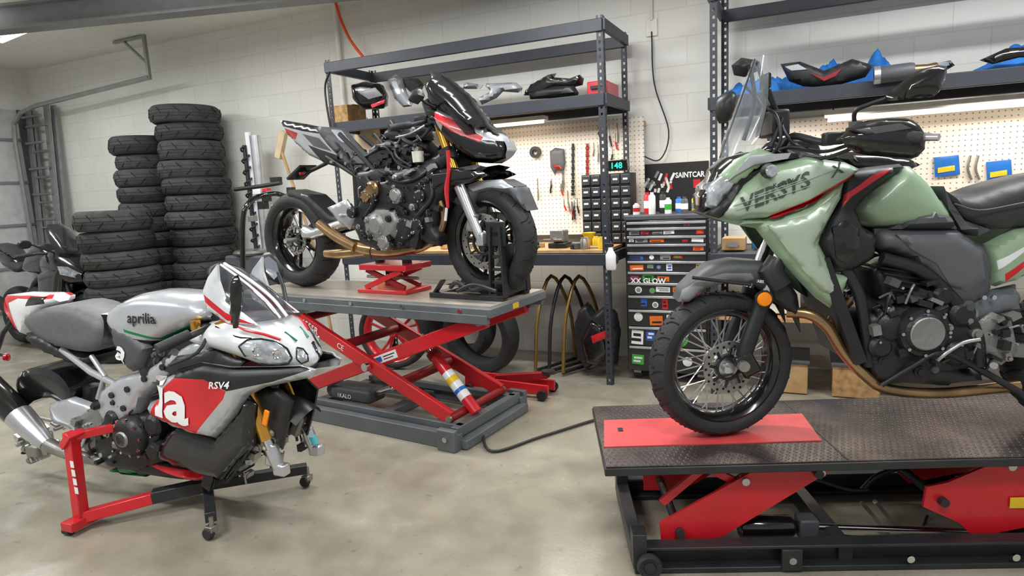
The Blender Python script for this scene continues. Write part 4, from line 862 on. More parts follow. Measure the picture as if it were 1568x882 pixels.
    T.pp('tail_unit',white,[(8,452),(40,448),(85,450),(92,462),(70,480),(52,492),(45,515),(35,508),(20,480)],-.02,.02,.085,.04,tap=(P(8,455,0).x,.5,P(92,460,0).x,1.1),reg=[([(8,452),(85,450),(88,456),(40,455),(24,462),(36,508),(30,502),(14,475)],red),([(60,452),(85,452),(86,462),(56,466)],gloss)])
    T.pp('tail_under',black,[(40,510),(60,512),(98,532),(145,545),(140,562),(110,556),(72,540),(50,525)],-.07,.07,.1,.03)
    T.pt('tail_hanger',black,[(20,490,0),(5,510,-.02),(-5,540,-.02)],.012);T.lathe('rear_indicator',redl,[(0,0),(.02,.005),(.02,.02),(0,.03)],P(14,547,-.02),(-1,-.5,0),16)
    T.pt('rear_indicator_stem',black,[(12,546,-.02),(-12,540,0)],.009)
    T.pt('subframe',silv,[(95,535,-.09),(140,570,-.1),(180,590,-.1)],.016,mirror=True);T.pt('subframe',silv,[(140,545,-.09),(160,575,-.1),(150,610,-.1)],.012,mirror=True)
    T.pp('frame_spar',silv,[(150,600),(175,580),(215,570),(252,545),(300,520),(322,522),(318,548),(275,562),(240,590),(215,612),(205,640),(185,655),(160,650),(145,630)],-.15,.12,.16,.03,one=True,th=.03)
    for u,v in((172,605),(196,596),(222,580),(168,635),(250,562),(190,625)):
        q=P(u,v,-.16);T.cyl('frame_bolts',eng,q,q+Vector((0,-.01,0)),.014,12)
    T.pp('side_black_panel',black,[(222,545),(262,515),(320,500),(345,520),(365,560),(300,558),(262,570),(235,600),(215,612)],-.12,.1,.13,.03)  # black solid between tank and side fairing
    T.greeble('behind_frame_details',[(225,545),(262,520),(318,505),(335,530),(262,560),(230,590)],-.13,18,15,[black,eng,silv,dgrey],.8)
    T.pp('crankcase',eng,[(155,650),(185,625),(235,630),(262,655),(262,705),(225,722),(180,712),(158,690)],-.1,.1,.16,.04)
    q=P(200,668,-.17);T.lathe('clutch_cover',eng,[(0,.05),(.03,.05),(.035,.042),(.06,.04),(.075,.03),(.085,.02),(.095,0),(.095,-.03)],q,(0,-1,0),36)
    T.lathe('clutch_cover_ring',cast,[(.032,.05),(.035,.047),(.037,.042)],q,(0,-1,0),30)
    for k in range(9):
        a=k*2*math.pi/9;p=q+Vector((math.cos(a)*.084,-.018,math.sin(a)*.084));T.cyl('engine_bolts',chrome,p,p+Vector((0,-.01,0)),.007,8)
    for u,v,rd in((238,650,.05),(175,640,.04),(240,690,.045)):
        T.lathe('engine_covers',eng,[(0,.03),(rd*.7,.028),(rd,.012),(rd,-.03)],P(u,v,-.15),(0,-1,0),24)
    T.greeble('engine_details',[(110,640),(160,610),(235,635),(258,700),(180,715),(120,700)],-.155,50,9,[eng,black,cast,alu,eng,steel],.85)
    T.pp('swingarm_pivot',cast,[(110,640),(150,610),(165,650),(160,690),(130,700),(112,675)],-.14,.1,.14,.03)
    T.pt('rear_shock',black,[(140,590,0),(145,670,0)],.04)
    T.pp('swingarm',silv,[(70,620),(100,612),(150,630),(150,665),(105,660),(75,650)],-.12,.1,.12,.03,one=True,th=.03)
    T.pp('rear_hugger',gloss,[(52,585),(62,562),(90,555),(118,566),(135,590),(130,612),(105,600),(80,605),(68,612)],0,.09,.1,.04,sm=2)
    T.pt('brake_pedal',alu,[(135,660,-.17),(120,690,-.18),(100,695,-.18)],.008,sm=3);T.box('rear_caliper',cast,P(55,690,-.05),(.1,.05,.06),bev=.01);T.box('axle_block',alu,P(35,672,-.03),(.07,.04,.05),bev=.008)
    T.greeble('rear_details',[(20,660),(80,655),(80,705),(40,710)],-.05,16,19,[cast,steel,black,alu],.9)
    T.pt('chain',steel,[(60,640,.1),(150,660,.1)],.01)
    a=P(-40,568,-.16);b=P(72,680,-.16)
    T.tube('silencer',gloss,[a,a.lerp(b,.04),a.lerp(b,.5),a.lerp(b,.62)],[.05,.062,.066,.062],24);T.tube('silencer_sleeve',alu,[a.lerp(b,.62),a.lerp(b,.8),b],[.063,.055,.035],24)
    T.tube('exhaust_link',steel,[b,P(105,695,-.14),P(150,705,-.12),P(180,715,-.08)],[.034,.028,.027,.025],14,sm=4)
    T.pt('clip_on_bar',black,[(322,500,-.12),(290,515,-.24),(255,532,-.32)],.014);T.pt('grip',rub,[(290,512,-.24),(240,535,-.36)],.021)
    T.pt('clip_on_bar',black,[(395,495,.12),(372,500,.28),(352,505,.36)],.014)
    T.pt('levers',black,[(320,510,-.16),(302,540,-.24),(258,560,-.34)],.007,sm=3)
    T.lathe('fluid_reservoir',gold,[(0,-.02),(.02,-.02),(.022,.02),(0,.02)],P(300,498,-.14),(0,0,1),16);T.box('top_clamp',eng,P(340,492,0),(.1,.26,.03),bev=.008)
    T.box('instrument_cluster',black,P(352,478,0),(.04,.18,.1),Matrix.Rotation(-.6,3,'Y'),bev=.01)
    for k in range(4):T.pt('cables',black,[(330,505,-.1+.03*k),(340,540,-.12),(325,570,-.1)],.006,sm=4)
    T.pt('taped_bolt_ends',M('cyan_cap',(90,190,200),.4),[(478,668,.1),(482,680,.1)],.018)
    T.fin()
    T=Thing('motorcycle_paddock_stand',AF);P=T.P
    k1=T.F.z(327,825,0);k2=T.F.z(473,745,0);zb=.1;J=T.F.z(318,742,zb)
    for k in(k1,k2):
        T.bar('cross_bar',lblk,J,(k.x,k.y,zb-.005),.045,.045,bev=.004)
        T.cyl('caster_stems',steel,(k.x,k.y,.05),(k.x,k.y,.1),.01)
        T.lathe('caster_wheels',rub,[(0,-.014),(.022,-.014),(.028,0),(.022,.014),(0,.014)],(k.x-.01,k.y-.012,.029),(0,1,.0),20);T.box('caster_forks',steel,(k.x-.005,k.y,.045),(.04,.04,.03),bev=.004)
    r0=T.F.z(125,795,.05);r0.z=.06
    j=r0.lerp(J,.62);j.z=zb-.01
    T.bar('spine',red,r0,j,.05,.05,bev=.004);T.bar('spine',lblk,r0.lerp(J,.55)+Vector((0,0,.01)),J,.06,.055,bev=.004)
    T.box('foot',red,r0+Vector((0,0,-.015)),(.07,.14,.04),bev=.004);T.lathe('foot_roller',rub,[(0,-.02),(.018,-.02),(.018,.02),(0,.02)],r0+Vector((-.02,-.05,-.04)),(1,0,0),16)
    top=P(108,662,r0.y);T.bar('post',red,r0,Vector((top.x,r0.y,top.z)),.045,.05,bev=.004)
    T.bar('post_arm',red,Vector((top.x,r0.y,top.z-.02)),Vector((top.x+.06,-.2,top.z-.03)),.035,.035,bev=.003);T.bar('post_arm',red,Vector((top.x-.03,r0.y,top.z-.06)),Vector((top.x+.03,r0.y,top.z-.0)),.07,.03)
    T.cyl('mount_pin',steel,Vector((top.x+.06,-.2,top.z-.03)),Vector((top.x+.13,.0,top.z-.0)),.014)
    T.cyl('support_pillar',lblk,(J.x,J.y,zb),(J.x,J.y,.26),.025)
    for k in range(4):T.box('label',text_w,(top.x+.012,r0.y-.0235,.2+.04*k),(.022,.001,.03))
    T.fin()
section(bikeA)
# ================================================================ distant dark bike
def bikeL():
    T=Thing('sport_motorcycle',LF)
    fw=Vector((-.05,0,.3));rw=Vector((-1.42,0,.31))
    wheel(T,'front_wheel',fw,.3,.12,.215,'alloy',disc=.15);wheel(T,'rear_wheel',rw,.31,.17,.215,'alloy',disc=.11)
    for y in(-.1,.1):T.cyl('fork',black,(fw.x,y,.3),(fw.x-.25,y,.9),.025)
    T.puff('front_fender',black,[(-.33,.44),(-.25,.58),(-.05,.64),(.12,.58),(.2,.5),(.05,.6),(-.1,.615),(-.24,.54)],.05,.07,.03)
    T.loft('nose_fairing',gloss,[(-.5,1.02,.72,.17),(-.35,1.04,.7,.2),(-.2,1.0,.68,.19),(-.08,.92,.68,.15),(.02,.82,.7,.07)],n=20,e=2.2)
    T.shield('windscreen',glassy,[(-.42,1.27,.06,.06),(-.33,1.21,.11,.09),(-.22,1.1,.14,.11),(-.13,.99,.14,.11)],12)
    for sg in(-1,1):T.mesh('headlight',lens,[Vector((.01,.07*sg,.80)),Vector((-.05,.14*sg,.87)),Vector((-.14,.185*sg,.88)),Vector((-.12,.182*sg,.8)),Vector((-.02,.1*sg,.76))],[(0,1,2,3,4)])
    T.puff('side_fairing',gloss,[(-.1,.85),(-.3,.88),(-.55,.8),(-.6,.6),(-.7,.42),(-.85,.28),(-.55,.24),(-.35,.3),(-.28,.5),(-.2,.65)],.15,.21,.1,one=True)
    T.puff('fuel_tank',gloss,[(-.45,.95),(-.55,1.06),(-.75,1.06),(-.95,.92),(-1.0,.8),(-.6,.78)],.05,.15,.1,sm=3)
    T.puff('seat',seatm,[(-.93,.9),(-1.0,.82),(-1.2,.8),(-1.3,.84),(-1.28,.9),(-1.1,.86)],.1,.13,.04,sm=2);T.puff('tail_unit',gloss,[(-1.2,.8),(-1.25,.92),(-1.45,1.02),(-1.7,1.04),(-1.72,.99),(-1.5,.86),(-1.35,.78)],.04,.1,.05,sm=2)
    T.puff('pillion_seat',seatm,[(-1.25,.93),(-1.45,1.06),(-1.66,1.08),(-1.66,1.04),(-1.45,1.0)],.07,.1,.03)
    T.puff('engine',eng,[(-.45,.6),(-.75,.7),(-.95,.6),(-.98,.35),(-.8,.25),(-.5,.28)],.12,.17,.05);T.lathe('clutch_cover',alu,[(0,.03),(.06,.03),(.08,0)],(-.8,-.17,.42),(0,-1,0),24)
    T.bar('swingarm',black,(-.9,-.12,.4),(rw.x,-.12,.31),.04,.06);T.bar('swingarm',black,(-.9,.12,.4),(rw.x,.12,.31),.04,.06);T.cyl('rear_axle',steel,(rw.x,-.15,.31),(rw.x,.15,.31),.015);T.cyl('front_axle',steel,(fw.x,-.12,.3),(fw.x,.12,.3),.014)
    T.tube('silencer',eng,[(-.85,-.15,.28),(-1.1,-.18,.34),(-1.45,-.2,.5)],[.025,.05,.055],16)
    for sg in(-1,1):T.tube('handlebar',black,[(-.38,0,.98),(-.42,.2*sg,1.0),(-.52,.33*sg,.98)],.014);T.tube('grip',rub,[(-.45,.23*sg,1.0),(-.53,.35*sg,.98)],.02);T.tube('mirror_stem',black,[(-.3,.12*sg,1.0),(-.32,.3*sg,1.1)],.008);T.loft('mirror',black,[(-.36,1.12,1.08,.03,.34*sg),(-.33,1.14,1.06,.06,.34*sg),(-.31,1.13,1.07,.05,.34*sg)],n=14)
    T.tube('side_stand',black,[(-.9,.1,.3),(-1.0,.28,.02)],.012)
    T.tube('frame',eng,[(-.35,-.12,.9),(-.7,-.15,.7),(-.95,-.14,.5)],.025,mirror=True)
    T.fin()
section(bikeL)
# ================================================================ tool cabinet, signs, bench items
rnd=random.Random(11)
STK=[M('sticker_red',(205,30,35),.4),M('sticker_white',(238,238,238),.4),M('sticker_yellow',(235,205,50),.4),M('sticker_green',(60,170,60),.4),M('sticker_blue',(40,90,180),.4),M('sticker_orange',(230,110,30),.4),M('sticker_grey',(140,140,140),.4)]
SW=[0,0,1,1,1,1,2,3,4,5,6,6]
def cabinet():
    T=Thing('tool_chest',WF)
    x0=.07;x1=.63;y0=.16;y1=.62;zt=1.165
    T.box('body',gloss,((x0+x1)/2,(y0+y1)/2,.6),(x1-x0,y1-y0,1.06),bev=.008)
    T.box('top_tray',dgrey,((x0+x1)/2,(y0+y1)/2,zt-.02),(x1-x0+.01,y1-y0,.03),bev=.005)
    z=zt-.045
    hs=[.04,.055,.055,.055,.06,.075,.075,.09,.1,.12,.14,.15]
    for h in hs:
        if z-h<.08:break
        T.box('drawer_fronts',M('drawer_black',(30,30,32),.3,coat=.4),((x0+x1)/2,y0-.006,z-h/2),(x1-x0-.03,.012,h-.008),bev=.002)
        T.box('drawer_pulls',alu,((x0+x1)/2,y0-.018,z-.010),(x1-x0-.04,.014,.016),bev=.002)
        x=x0+.03;H=h-.026
        while x<x1-.08:
            w=rnd.uniform(.035,.13);w=min(w,x1-.03-x);hh=min(H,rnd.uniform(.5,1)*H)
            if hh>.012 and rnd.random()<.8:
                m=STK[rnd.choice(SW)];zc=z-.02-H/2+rnd.uniform(-1,1)*(H-hh)*.4;rt=Matrix.Rotation(rnd.uniform(-.06,.06),3,'Y')
                if rnd.random()<.3 and hh>.03:
                    T.lathe('stickers',m,[(0,0),(hh/2,0),(hh/2,.002),(0,.002)],(x+w/2,y0-.0125,zc),(0,-1,0),20);T.lathe('stickers',STK[rnd.choice(SW)],[(0,0),(hh/3,0),(hh/3,.001),(0,.001)],(x+w/2,y0-.015,zc),(0,-1,0),16)
                else:
                    T.box('stickers',m,(x+w/2,y0-.0135,zc),(w*.9,.002,hh),rt)
                    k=STK[rnd.choice(SW)] if rnd.random()<.4 else text_k
                    for q in range(rnd.choice((1,2,2))):T.box('sticker_print',k,(x+w/2+rnd.uniform(-.1,.1)*w,y0-.0155,zc+(q-.5)*hh*.35),(w*rnd.uniform(.4,.75),.0015,hh*.2),rt)
            x+=w+rnd.uniform(0,.02)
        z-=h
    T.text('drawer_text',text_w,'XX GLOW',x0+.04,.70,.05,y=y0-.018,bold=.03);T.text('drawer_text',text_w,'NGK',x0+.36,.48,.06,y=y0-.018,bold=.03)
    for x in(x0+.06,x1-.06):
        for y in(y0+.06,y1-.06):T.lathe('casters',rub,[(0,-.015),(.03,-.015),(.035,0),(.03,.015),(0,.015)],(x,y,.035),(0,1,0),16);T.box('caster_brackets',steel,(x,y,.06),(.05,.05,.03))
    T.fin()
    T=Thing('spray_can_collection',WF)
    for k in range(9):
        x=.12+k*.055;y=.3+.1*(k%2);h=rnd.choice([.08,.11,.15]);m=[white,red,cream,black,white,bluep,dgrey,yellow,white][k]
        T.lathe('cans',m,[(0,0),(.024,0),(.024,h*.8),(.018,h*.88),(.012,h*.9),(.012,h),(0,h)],(x,y,zt-.004),(0,0,1),16)
        T.lathe('cans',STK[rnd.choice(SW)],[(.0245,h*.25),(.0245,h*.6)],(x,y,zt-.004),(0,0,1),16)
    T.fin(True)
    T=Thing('wall_poster',WF)
    a=T.P(983,252,.72);b=T.P(1085,322,.72)
    T.box('sheet',text_k,((a.x+b.x)/2,.735,(a.z+b.z)/2),(b.x-a.x,.01,a.z-b.z));q=T.P(1034,268,.72);T.text('lettering',text_w,'SAINTCAR',q.x,q.z-.02,.055,y=.729,bold=.03,sx=.8)
    for k in range(16):
        T.box('graphics',rnd.choice([text_w,STK[6],STK[1],STK[6],STK[0]]),(a.x+.03+.013*k,.7285,a.z-.13+rnd.uniform(-.08,.08)),(.018,.002,rnd.uniform(.02,.09)),Matrix.Rotation(rnd.uniform(-.8,.8),3,'Y'))
    T.box('graphics',STK[0],(a.x+.40,.7285,a.z-.16),(.05,.002,.06));T.fin()
section(cabinet)
def bench():
    T=Thing('parts_organizer_drawers',WF)
    a=T.P(895,268,.5);b=T.P(975,350,.5);b.x=min(b.x,.055)
    w=b.x-a.x;zb=.947;h=a.z-zb
    T.box('case',black,((a.x+b.x)/2,.5,zb+h/2),(w,.16,h),bev=.004)
    nx,nz=5,6
    for i in range(nx):
        for j in range(nz):
            cx=a.x+w*(i+.5)/nx;cz=zb+h*(j+.5)/nz
            T.box('bins',M('bin_clear',(66,68,72),.25,coat=.4),(cx,.415,cz),(w/nx*.85,.02,h/nz*.78),bev=.003);T.box('bin_labels',text_w,(cx,.404,cz),(w/nx*.45,.002,h/nz*.16))
    T.fin()
    T=Thing('digital_clock',WF);q=T.P(945,253,.42)
    T.box('case',gloss,q,(.16,.04,.08),bev=.006);T.text('digits',screen,'148',q.x-.045,q.z-.022,.06,y=.398)
    T.cyl('bracket',black,(q.x,q.y+.02,q.z),(q.x,.645,q.z),.012);T.fin()
    T=Thing('hanging_chain',WF)
    for u,m in((877,eng),(899,dred)):
        for k in range(16):
            q=T.P(u,222+5*k,.63);T.box('links',m,(q.x,.635,q.z),(.026 if k%2 else .018,.014,.024),bev=.003)
    T.fin(True)
    T=Thing('work_gloves',WF);L=T.L([(842,232),(850,226),(864,228),(866,250),(862,268),(855,256),(850,268),(843,256)],.63);T.puff('glove',dgrey,L,.002,.018,.02,yc=.63);T.puff('cuff',dred,T.L([(844,250),(862,250),(862,260),(846,260)],.62),.004,.02,.01,yc=.628);T.fin()
    T=Thing('tape_roll',WF);q=T.P(821,233,.64);T.lathe('roll',black,[(.045,-.02),(.045,.012),(.022,.012),(.022,-.02)],(q.x,.628,q.z),(0,1,0),24,closed=True);T.fin(True)
    T=Thing('hand_tool_collection',WF)
    for k in range(26):
        u=905+rnd.uniform(0,50) if k<9 else rnd.uniform(775,890);v=rnd.uniform(200,245) if k<9 else rnd.uniform(275,325)
        q=T.P(u,v,.64);L=rnd.uniform(.08,.18);T.tube('tools',rnd.choice([steel,red,black,steel,black]),[(q.x,.64,q.z),(q.x+rnd.uniform(-.02,.02),.64,q.z-L*.5)],.007,8);T.tube('tools',steel,[(q.x,.64,q.z),(q.x,.64,q.z+L*.5)],.004,6)
    T.fin(True)
    T=Thing('hanging_shop_light',WF);a=T.P(748,193,.45);b=T.P(836,186,.45);z=(a.z+b.z)/2
    T.bar('housing',cream,(a.x,.45,z+.025),(b.x,.45,z+.025),.1,.03);T.tube('tube',M('led_strip',(255,240,215),.3,emit=5),[(a.x+.02,.45,z),(b.x-.02,.45,z)],.013)
    for x in(a.x+.05,b.x-.05):T.tube('hangers',black,[(x,.45,z+.03),(x,.45,1.9)],.004,6)
    T.fin()
    T=Thing('hanging_shop_light',WF);a=T.P(1262,188,.45);b=T.P(1600,172,.45);z=1.72
    T.bar('housing',cream,(a.x,.45,z+.025),(b.x,.45,z+.025),.12,.04);T.tube('tube',M('led_strip',(255,240,215),.3,emit=5),[(a.x+.02,.45,z-.01),(b.x-.02,.45,z-.01)],.012)
    for x in(a.x+.05,b.x-.05):T.tube('hangers',black,[(x,.45,z+.03),(x,.45,1.8)],.004,6)
    T.fin()
    for (x,y,z) in((-1.4,.3,1.8),(-.5,.3,1.8),(1.06,.3,1.74),(2.4,.3,1.74)):
        la=bpy.data.lights.new('under_shelf_light','AREA');la.shape='RECTANGLE';la.size=.9;la.size_y=.08;la.energy=9;la.color=(1,.94,.83)
        lo=bpy.data.objects.new('under_shelf_light',la);bpy.context.collection.objects.link(lo);lo.matrix_world=WF.m@Matrix.Translation((x,y,z))
    T=Thing('bench_clutter',WF)
    for k in range(54):
        x=rnd.uniform(-.75,-.03) if k<36 else rnd.uniform(-1.5,-.75);y=rnd.uniform(.06,.34);z=.947
        if -.56<x<-.28 and y<.4:continue
        m=rnd.choice([red,black,steel,yellow,cream,bluep,dgrey,wood,alu,orange]);t=k%4
        if t==0:T.box('boxes',m,(x,y,z+.02),(rnd.uniform(.04,.1),.06,.04),Matrix.Rotation(rnd.uniform(0,3),3,'Z'),bev=.003)
        elif t==1:T.lathe('jars',m,[(0,0),(.025,0),(.025,.06),(.018,.07),(.018,.08),(0,.08)],(x,y,z),(0,0,1),14)
        elif t==2:T.tube('tools',steel,[(x,y,z+.008),(x+.08,y+.03,z+.008)],.007,6);T.tube('tools',m,[(x+.07,y+.03,z+.012),(x+.12,y+.05,z+.012)],.012,8)
        else:T.lathe('rolls',m,[(.03,0),(.03,.03),(.015,.03),(.015,0)],(x,y,z),(0,0,1),18,closed=True)
    T.lathe('funnel',yellow,[(.05,.1),(.045,.1),(.012,.03),(.008,.0),(.012,.0),(.016,.03)],(-.2,.2,.95),(0,0,1),20,closed=True)
    T.fin()
    T=Thing('bench_vise',WF)
    q=Vector((-.42,.2,.945));T.box('base',eng,q+Vector((0,0,.02)),(.14,.14,.04),bev=.008);T.box('body',cast,q+Vector((0,.02,.08)),(.08,.12,.09),bev=.01);T.box('jaw',cast,q+Vector((0,-.06,.09)),(.1,.03,.08),bev=.005);T.cyl('screw',steel,q+Vector((0,-.16,.07)),q+Vector((0,0,.07)),.012);T.tube('handle',steel,[q+Vector((-.07,-.15,.07)),q+Vector((.07,-.15,.07))],.006,8);T.fin()
    T=Thing('spray_bottle',WF);q=Vector((.03,-.06,.82))
    T.lathe('bottle',white,[(0,0),(.03,0),(.035,.01),(.035,.1),(.018,.13),(.014,.15),(0,.15)],q,(0,0,1),18);T.box('trigger_head',black,q+Vector((-.01,0,.165)),(.06,.02,.025),bev=.004);T.tube('holder',black,[q+Vector((0,.0,.06)),q+Vector((0,.06,.06))],.038,14);T.fin()
    T=Thing('parts_box_collection',WF)
    for k in range(12):
        x=.78+k*.19;m=[wood,bluep,osb,black,cream,dgrey,osb,red,steel,wood,black,cream][k];h=.08+.11*abs(math.sin(k*2.7))
        T.box('boxes',m,(x,.22+.08*(k%2),.922+h/2),(.14,.16,h),Matrix.Rotation(.25*math.sin(k*5),3,'Z'),bev=.004);T.box('labels',STK[rnd.choice(SW)],(x,.125+.08*(k%2),.922+h/2),(.06,.002,h*.4))
    T.fin()
section(bench)
def blobpanel(T,part,mat,F,poly,y,th=.05,R=.04,**k):
    T.puff(part,mat,T.L(poly,y),.004,th,R,yc=y,**k)
def cloth(T,part,mat,x0,x1,y0,y1,z0,h,seed,nx=60,ny=26):
    V=[];Fc=[]
    for i in range(nx+1):
        for j in range(ny+1):
            a=i/nx;b=j/ny;x=x0+(x1-x0)*a;y=y0+(y1-y0)*b
            e=min(1,min(a,1-a)*6)*min(1,min(b,1-b)*5);e=math.sqrt(e)
            n=.5+.5*noise.noise(Vector((x*6+seed,y*6,0)))+.28*abs(noise.noise(Vector((x*17,y*13+seed,1))))-.2*abs(noise.noise(Vector((x*30+seed,y*26,4))))
            V.append(Vector((x+.02*noise.noise(Vector((y*9,seed,a*4))),y+.02*noise.noise(Vector((x*9,seed,b*4))),z0+.004+h*e*max(.1,n))))
    for i in range(nx):
        for j in range(ny):Fc.append((i*(ny+1)+j,(i+1)*(ny+1)+j,(i+1)*(ny+1)+j+1,i*(ny+1)+j+1))
    T.mesh(part,mat,V,Fc,ang=60)
def shelves():
    def parts(lst):
        T=Thing('motorcycle_fairing_parts',WF)
        for i,(m,poly,y,th,R) in enumerate(lst):blobpanel(T,'panel_%d'%(i+1),m,WF,poly,y,th,R)
        T.fin()
    parts([(gloss,[(543,130),(560,124),(582,128),(590,145),(588,166),(560,168),(546,155)],.2,.10,.06),(mgrey,[(548,140),(575,134),(586,146),(565,152)],.085,.01,.01),(red,[(568,160),(590,152),(588,158),(570,165)],.1,.01,.01)])
    parts([(silv,[(594,122),(606,114),(616,120),(622,140),(634,162),(618,164),(604,150)],.3,.03,.02),(dgrey,[(604,118),(640,120),(648,128),(640,150),(628,140)],.35,.04,.02),
      (silv,[(700,132),(716,126),(740,130),(735,136),(712,136)],.3,.03,.015),(silv,[(740,128),(790,126),(800,134),(798,142),(770,140),(760,150),(738,160),(732,150),(752,140)],.25,.04,.02)])
    parts([(gloss,[(802,146),(812,130),(840,114),(852,112),(848,118),(872,120),(888,114),(894,120),(892,130),(876,134),(850,136),(830,146)],.3,.06,.02),(black,[(810,142),(850,132),(880,132),(886,142),(884,148),(812,152)],.2,.05,.03)])
    T=Thing('red_tool_case',WF);x=-.095;T.box('case',red,(x,.3,2.022),(.14,.3,.1),bev=.008);T.box('handle',black,(x,.14,2.03),(.08,.02,.02));T.fin()
    T=Thing('cardboard_box',WF);q=T.P(530,150,.4);T.box('box',osb,(q.x,.4,2.06),(.2,.25,.17),bev=.003);T.box('flaps',wood,(q.x,.4,2.15),(.22,.12,.006));T.fin()
    T=Thing('oil_bottle_collection',WF)
    for k in range(5):
        x=-2.1+.11*k;m=[orange,wood,cream,tan,black][k];z=.948;T.lathe('bottles',m,[(0,0),(.04,0),(.042,.15),(.03,.19),(.015,.2),(.015,.23),(0,.23)],(x,.3,z),(0,0,1),16)
    T.fin(True)
    T=Thing('cut_seat_foam',WF);T.puff('foam',tan,T.L([(545,195),(575,188),(582,215),(580,240),(560,245),(548,225)],.4),.03,.06,.03,yc=.4);T.puff('foam2',cream,T.L([(560,230),(580,225),(582,255),(566,258)],.35),.02,.04,.02,yc=.35);T.tube('hook',steel,[T.P(562,190,.4),T.P(562,180,.4)],.005,6);T.fin()
    # blankets lie on the shelf behind and under the dark panels
    T=Thing('blue_moving_blanket',WF);cloth(T,'cloth',blue,.70,1.75,.27,.57,1.87,.21,3.0,nx=90);T.fin(True)
    T=Thing('blue_moving_blanket',WF);cloth(T,'cloth',blue,.70,1.04,.03,.24,1.87,.13,5.0,nx=40,ny=18);T.fin(True)
    xc=WF.p(1488,110,.3).x
    T=Thing('blue_moving_blanket',WF);cloth(T,'cloth',blue,xc,3.1,.06,.55,1.87,.18,9.0);T.fin(True)
    parts([(black,[(1195,98),(1225,94),(1262,108),(1305,90),(1338,100),(1325,118),(1270,134),(1230,132),(1208,124)],.13,.05,.03),(dred,[(1240,112),(1262,118),(1290,104),(1280,116),(1262,124)],.072,.006,.01),(silv,[(1202,102),(1222,98),(1236,106),(1212,108)],.08,.01,.01)])
    parts([(gloss,[(1345,118),(1380,108),(1430,98),(1455,92),(1462,100),(1440,112),(1375,124)],.18,.06,.03),(mgrey,[(1410,102),(1450,94),(1454,99),(1430,110)],.11,.01,.01)])
    parts([(gloss,[(1500,92),(1540,74),(1600,70),(1640,76),(1640,84),(1560,88),(1520,98)],-.01,.025,.03)])
    T=Thing('exhaust_silencer',WF);a=T.P(1338,116,-.06);b=T.P(1400,108,-.06)
    T.tube('can',dgrey,[a,a.lerp(b,.1),b.lerp(a,.1),b],[.035,.045,.045,.04],20);T.tube('end_cap',alu,[a,a.lerp(b,.16)],[.047,.047],20);T.tube('outlet',bronze,[b,b+Vector((.06,0,.0)),b+Vector((.1,.02,.01))],[.03,.026,.024],14);T.fin()
    T=Thing('jar_opener_tools',WF)
    for u,v in((1450,255),(1530,262)):
        T.puff('tool_card',bluep,T.L([(u-20,v-14),(u+18,v-18),(u+20,v+12),(u-18,v+16)],.64),.004,.008,.01,yc=.64);T.puff('tool_card_trim',yellow,T.L([(u-14,v+2),(u+12,v-2),(u+12,v+6),(u-14,v+10)],.63),.003,.006,.01,yc=.632)
    for u in(1486,1498):T.pt('pliers',steel,[(u,238,.64),(u-4,258,.64),(u+2,275,.64)],.007,sm=3)
    T.fin()
    T=Thing('paddock_stand_pair',WF)
    for k,(x,m) in enumerate(((-.62,brass),(-.40,brass),(-.51,black))):
        T.tube('tubes',m,[(x,.1,.03),(x+.02,.15,.45),(x+.08,.3,.72),(x+.16,.45,.45),(x+.18,.5,.03)],.014,8,sm=4)
        T.tube('tubes',black,[(x,.1,.03),(x+.18,.5,.03)],.014,8)
    T.fin()
    T=Thing('trolley_jack',WF);x=-.62
    for y in(-.40,-.28):T.bar('side_frames',red,(x-.32,y,.08),(x+.3,y,.06),.02,.07,bev=.003)
    T.bar('lift_arm',dred,(x-.1,-.34,.1),(x+.28,-.34,.15),.06,.04);T.lathe('saddle',black,[(0,0),(.04,0),(.045,.02),(0,.02)],(x+.28,-.34,.16),(0,0,1),18)
    for xx in(x-.28,x+.27):
        for y in(-.44,-.24):T.lathe('wheels',black,[(0,-.015),(.035,-.015),(.035,.015),(0,.015)],(xx,y,.036),(0,1,0),16)
    T.tube('handle',black,[(x-.25,-.34,.1),(x-.55,-.3,.2),(x-.75,-.25,.35)],.014);T.fin()
    T=Thing('red_motorcycle_wheel',WF);wheel(T,'wheel',(-1.78,-.02,.3),.295,.14,.24,'alloy',mr=red,ms=red,steer=.2);T.fin()
    T=Thing('loose_tyre',WF);T.lathe('tyre',rubw,[(.22,-.06),(.25,-.08),(.29,-.08),(.32,-.04),(.325,0),(.32,.04),(.29,.08),(.25,.08),(.22,.06)],(-1.38,.36,.325),(.12,1,.1),40,closed=True);T.fin(True)
    T=Thing('loose_tyre',WF);T.lathe('tyre',rub,[(.22,-.06),(.25,-.08),(.29,-.08),(.31,-.04),(.315,0),(.31,.04),(.29,.08),(.25,.08),(.22,.06)],(-1.02,.02,.32),(.1,1,.12),40,closed=True);T.fin(True)
    T=Thing('black_fairing_pile',WF)
    blobpanel(T,'panels',black,WF,[(880,500),(886,476),(900,462),(912,478),(930,466),(945,480),(950,510),(946,560),(920,548),(900,566),(884,540)],.2,.08,.03);blobpanel(T,'panels',gloss,WF,[(890,520),(905,490),(925,500),(935,540),(915,560),(898,556)],.1,.03,.02);blobpanel(T,'panels',red,WF,[(905,515),(930,505),(935,515),(908,526)],.06,.01,.01);T.fin()
    T=Thing('storage_crates',WF)
    for x,z,m in((1.05,.62,cream),(1.35,.62,bluep),(1.1,.105,wood),(1.5,.105,osb)):
        T.box('crates',m,(x,.3,z),(.26,.35,.2),bev=.006);T.box('lids',dgrey,(x,.3,z+.105),(.28,.37,.02),bev=.004)
    T.box('lower_shelf',osb,(1.9,.3,.5),(2.4,.56,.02))
    T.fin()
section(shelves)
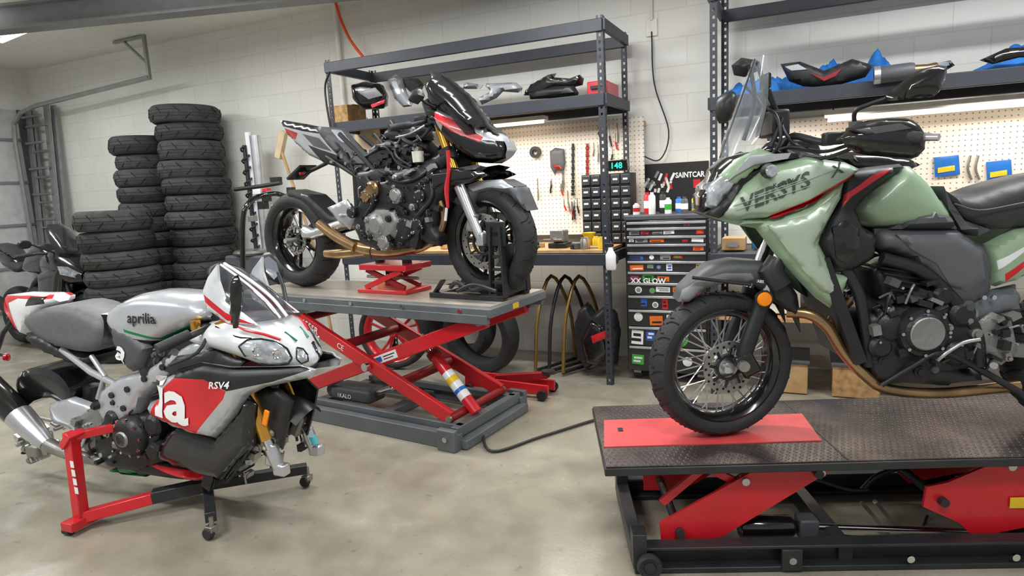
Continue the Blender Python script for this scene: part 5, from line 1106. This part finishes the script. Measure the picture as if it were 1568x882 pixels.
def service():
    T=Thing('tyre_changer_machine',WF)
    a=T.P(385,300,.3);x=a.x
    T.box('cabinet',dgrey,(x,.35,.45),(.5,.45,.9),bev=.02);T.lathe('turntable',steel,[(0,0),(.2,0),(.22,.02),(.2,.04),(0,.04)],(x,.3,.9),(0,0,1),30)
    q0=T.P(360,205,.3)
    T.cyl('column_white',white,(q0.x,.45,.9),(q0.x,.45,T.P(358,205,.45).z),.03,16);T.cyl('column_steel',alu,(T.P(395,250,.45).x,.45,.9),(T.P(395,250,.45).x,.45,T.P(394,207,.45).z),.05,20)
    xs=T.P(377,250,.4).x;zt=T.P(377,222,.4).z
    pts=[]
    for k in range(60):
        t=k/60;pts.append((xs+math.cos(t*2*math.pi*9)*.035,.4+math.sin(t*2*math.pi*9)*.035,.95+t*(zt-.95)))
    T.tube('coil_spring',black,pts,.009,6);T.cyl('damper_rod',eng,(xs,.4,.93),(xs,.4,zt),.018)
    T.pt('roll_bar',gloss,[(372,430,-.2),(372,340,-.2),(380,312,-.15),(400,300,0),(430,298,.1),(445,320,.2),(445,400,.2)],.022,sm=5)
    T.pt('lever_arm',black,[(360,290,.1),(400,285,.0),(430,280,-.05)],.018)
    for k in range(12):
        q=T.P(rnd.uniform(365,440),rnd.uniform(270,340),.1);T.box('controls',rnd.choice([black,red,steel,white,dgrey]),(q.x,.2,q.z),(rnd.uniform(.03,.1),.06,rnd.uniform(.03,.08)),bev=.004)
    T.fin()
    T=Thing('air_hose',WF);T.pt('hose',black,[(505,110,-.06),(498,130,-.05),(500,160,-.05),(508,205,-.05)],.008,sm=5);T.fin(True)
    T=Thing('push_broom',WF);a=T.P(428,222,.5)
    T.tube('handle',wood,[a,Vector((a.x+.35,.45,.9)),Vector((a.x+.5,.4,.05))],.014);T.box('head',tan,Vector((a.x+.02,.5,a.z)),(.07,.05,.26),Matrix.Rotation(.4,3,'Y'),bev=.006);T.fin()
section(service)
# ---------------------------------------------------------------- camera
cd=bpy.data.cameras.new('camera'); cd.sensor_width=36; cd.lens=F_PX/1568*36
co=bpy.data.objects.new('camera',cd); bpy.context.collection.objects.link(co)
R0=Vector((1,0,0));U0=Vector((0,math.sin(TH),math.cos(TH)));Fw=Vector((0,math.cos(TH),-math.sin(TH)))
Rr=R0*math.cos(RO)-U0*math.sin(RO); Uu=R0*math.sin(RO)+U0*math.cos(RO)
co.matrix_world=Matrix(((Rr.x,Uu.x,-Fw.x,0),(Rr.y,Uu.y,-Fw.y,0),(Rr.z,Uu.z,-Fw.z,1.4),(0,0,0,1)))
bpy.context.scene.camera=co
bpy.context.scene.view_settings.view_transform='Standard'
if FAILS: raise Exception(' || '.join(FAILS))
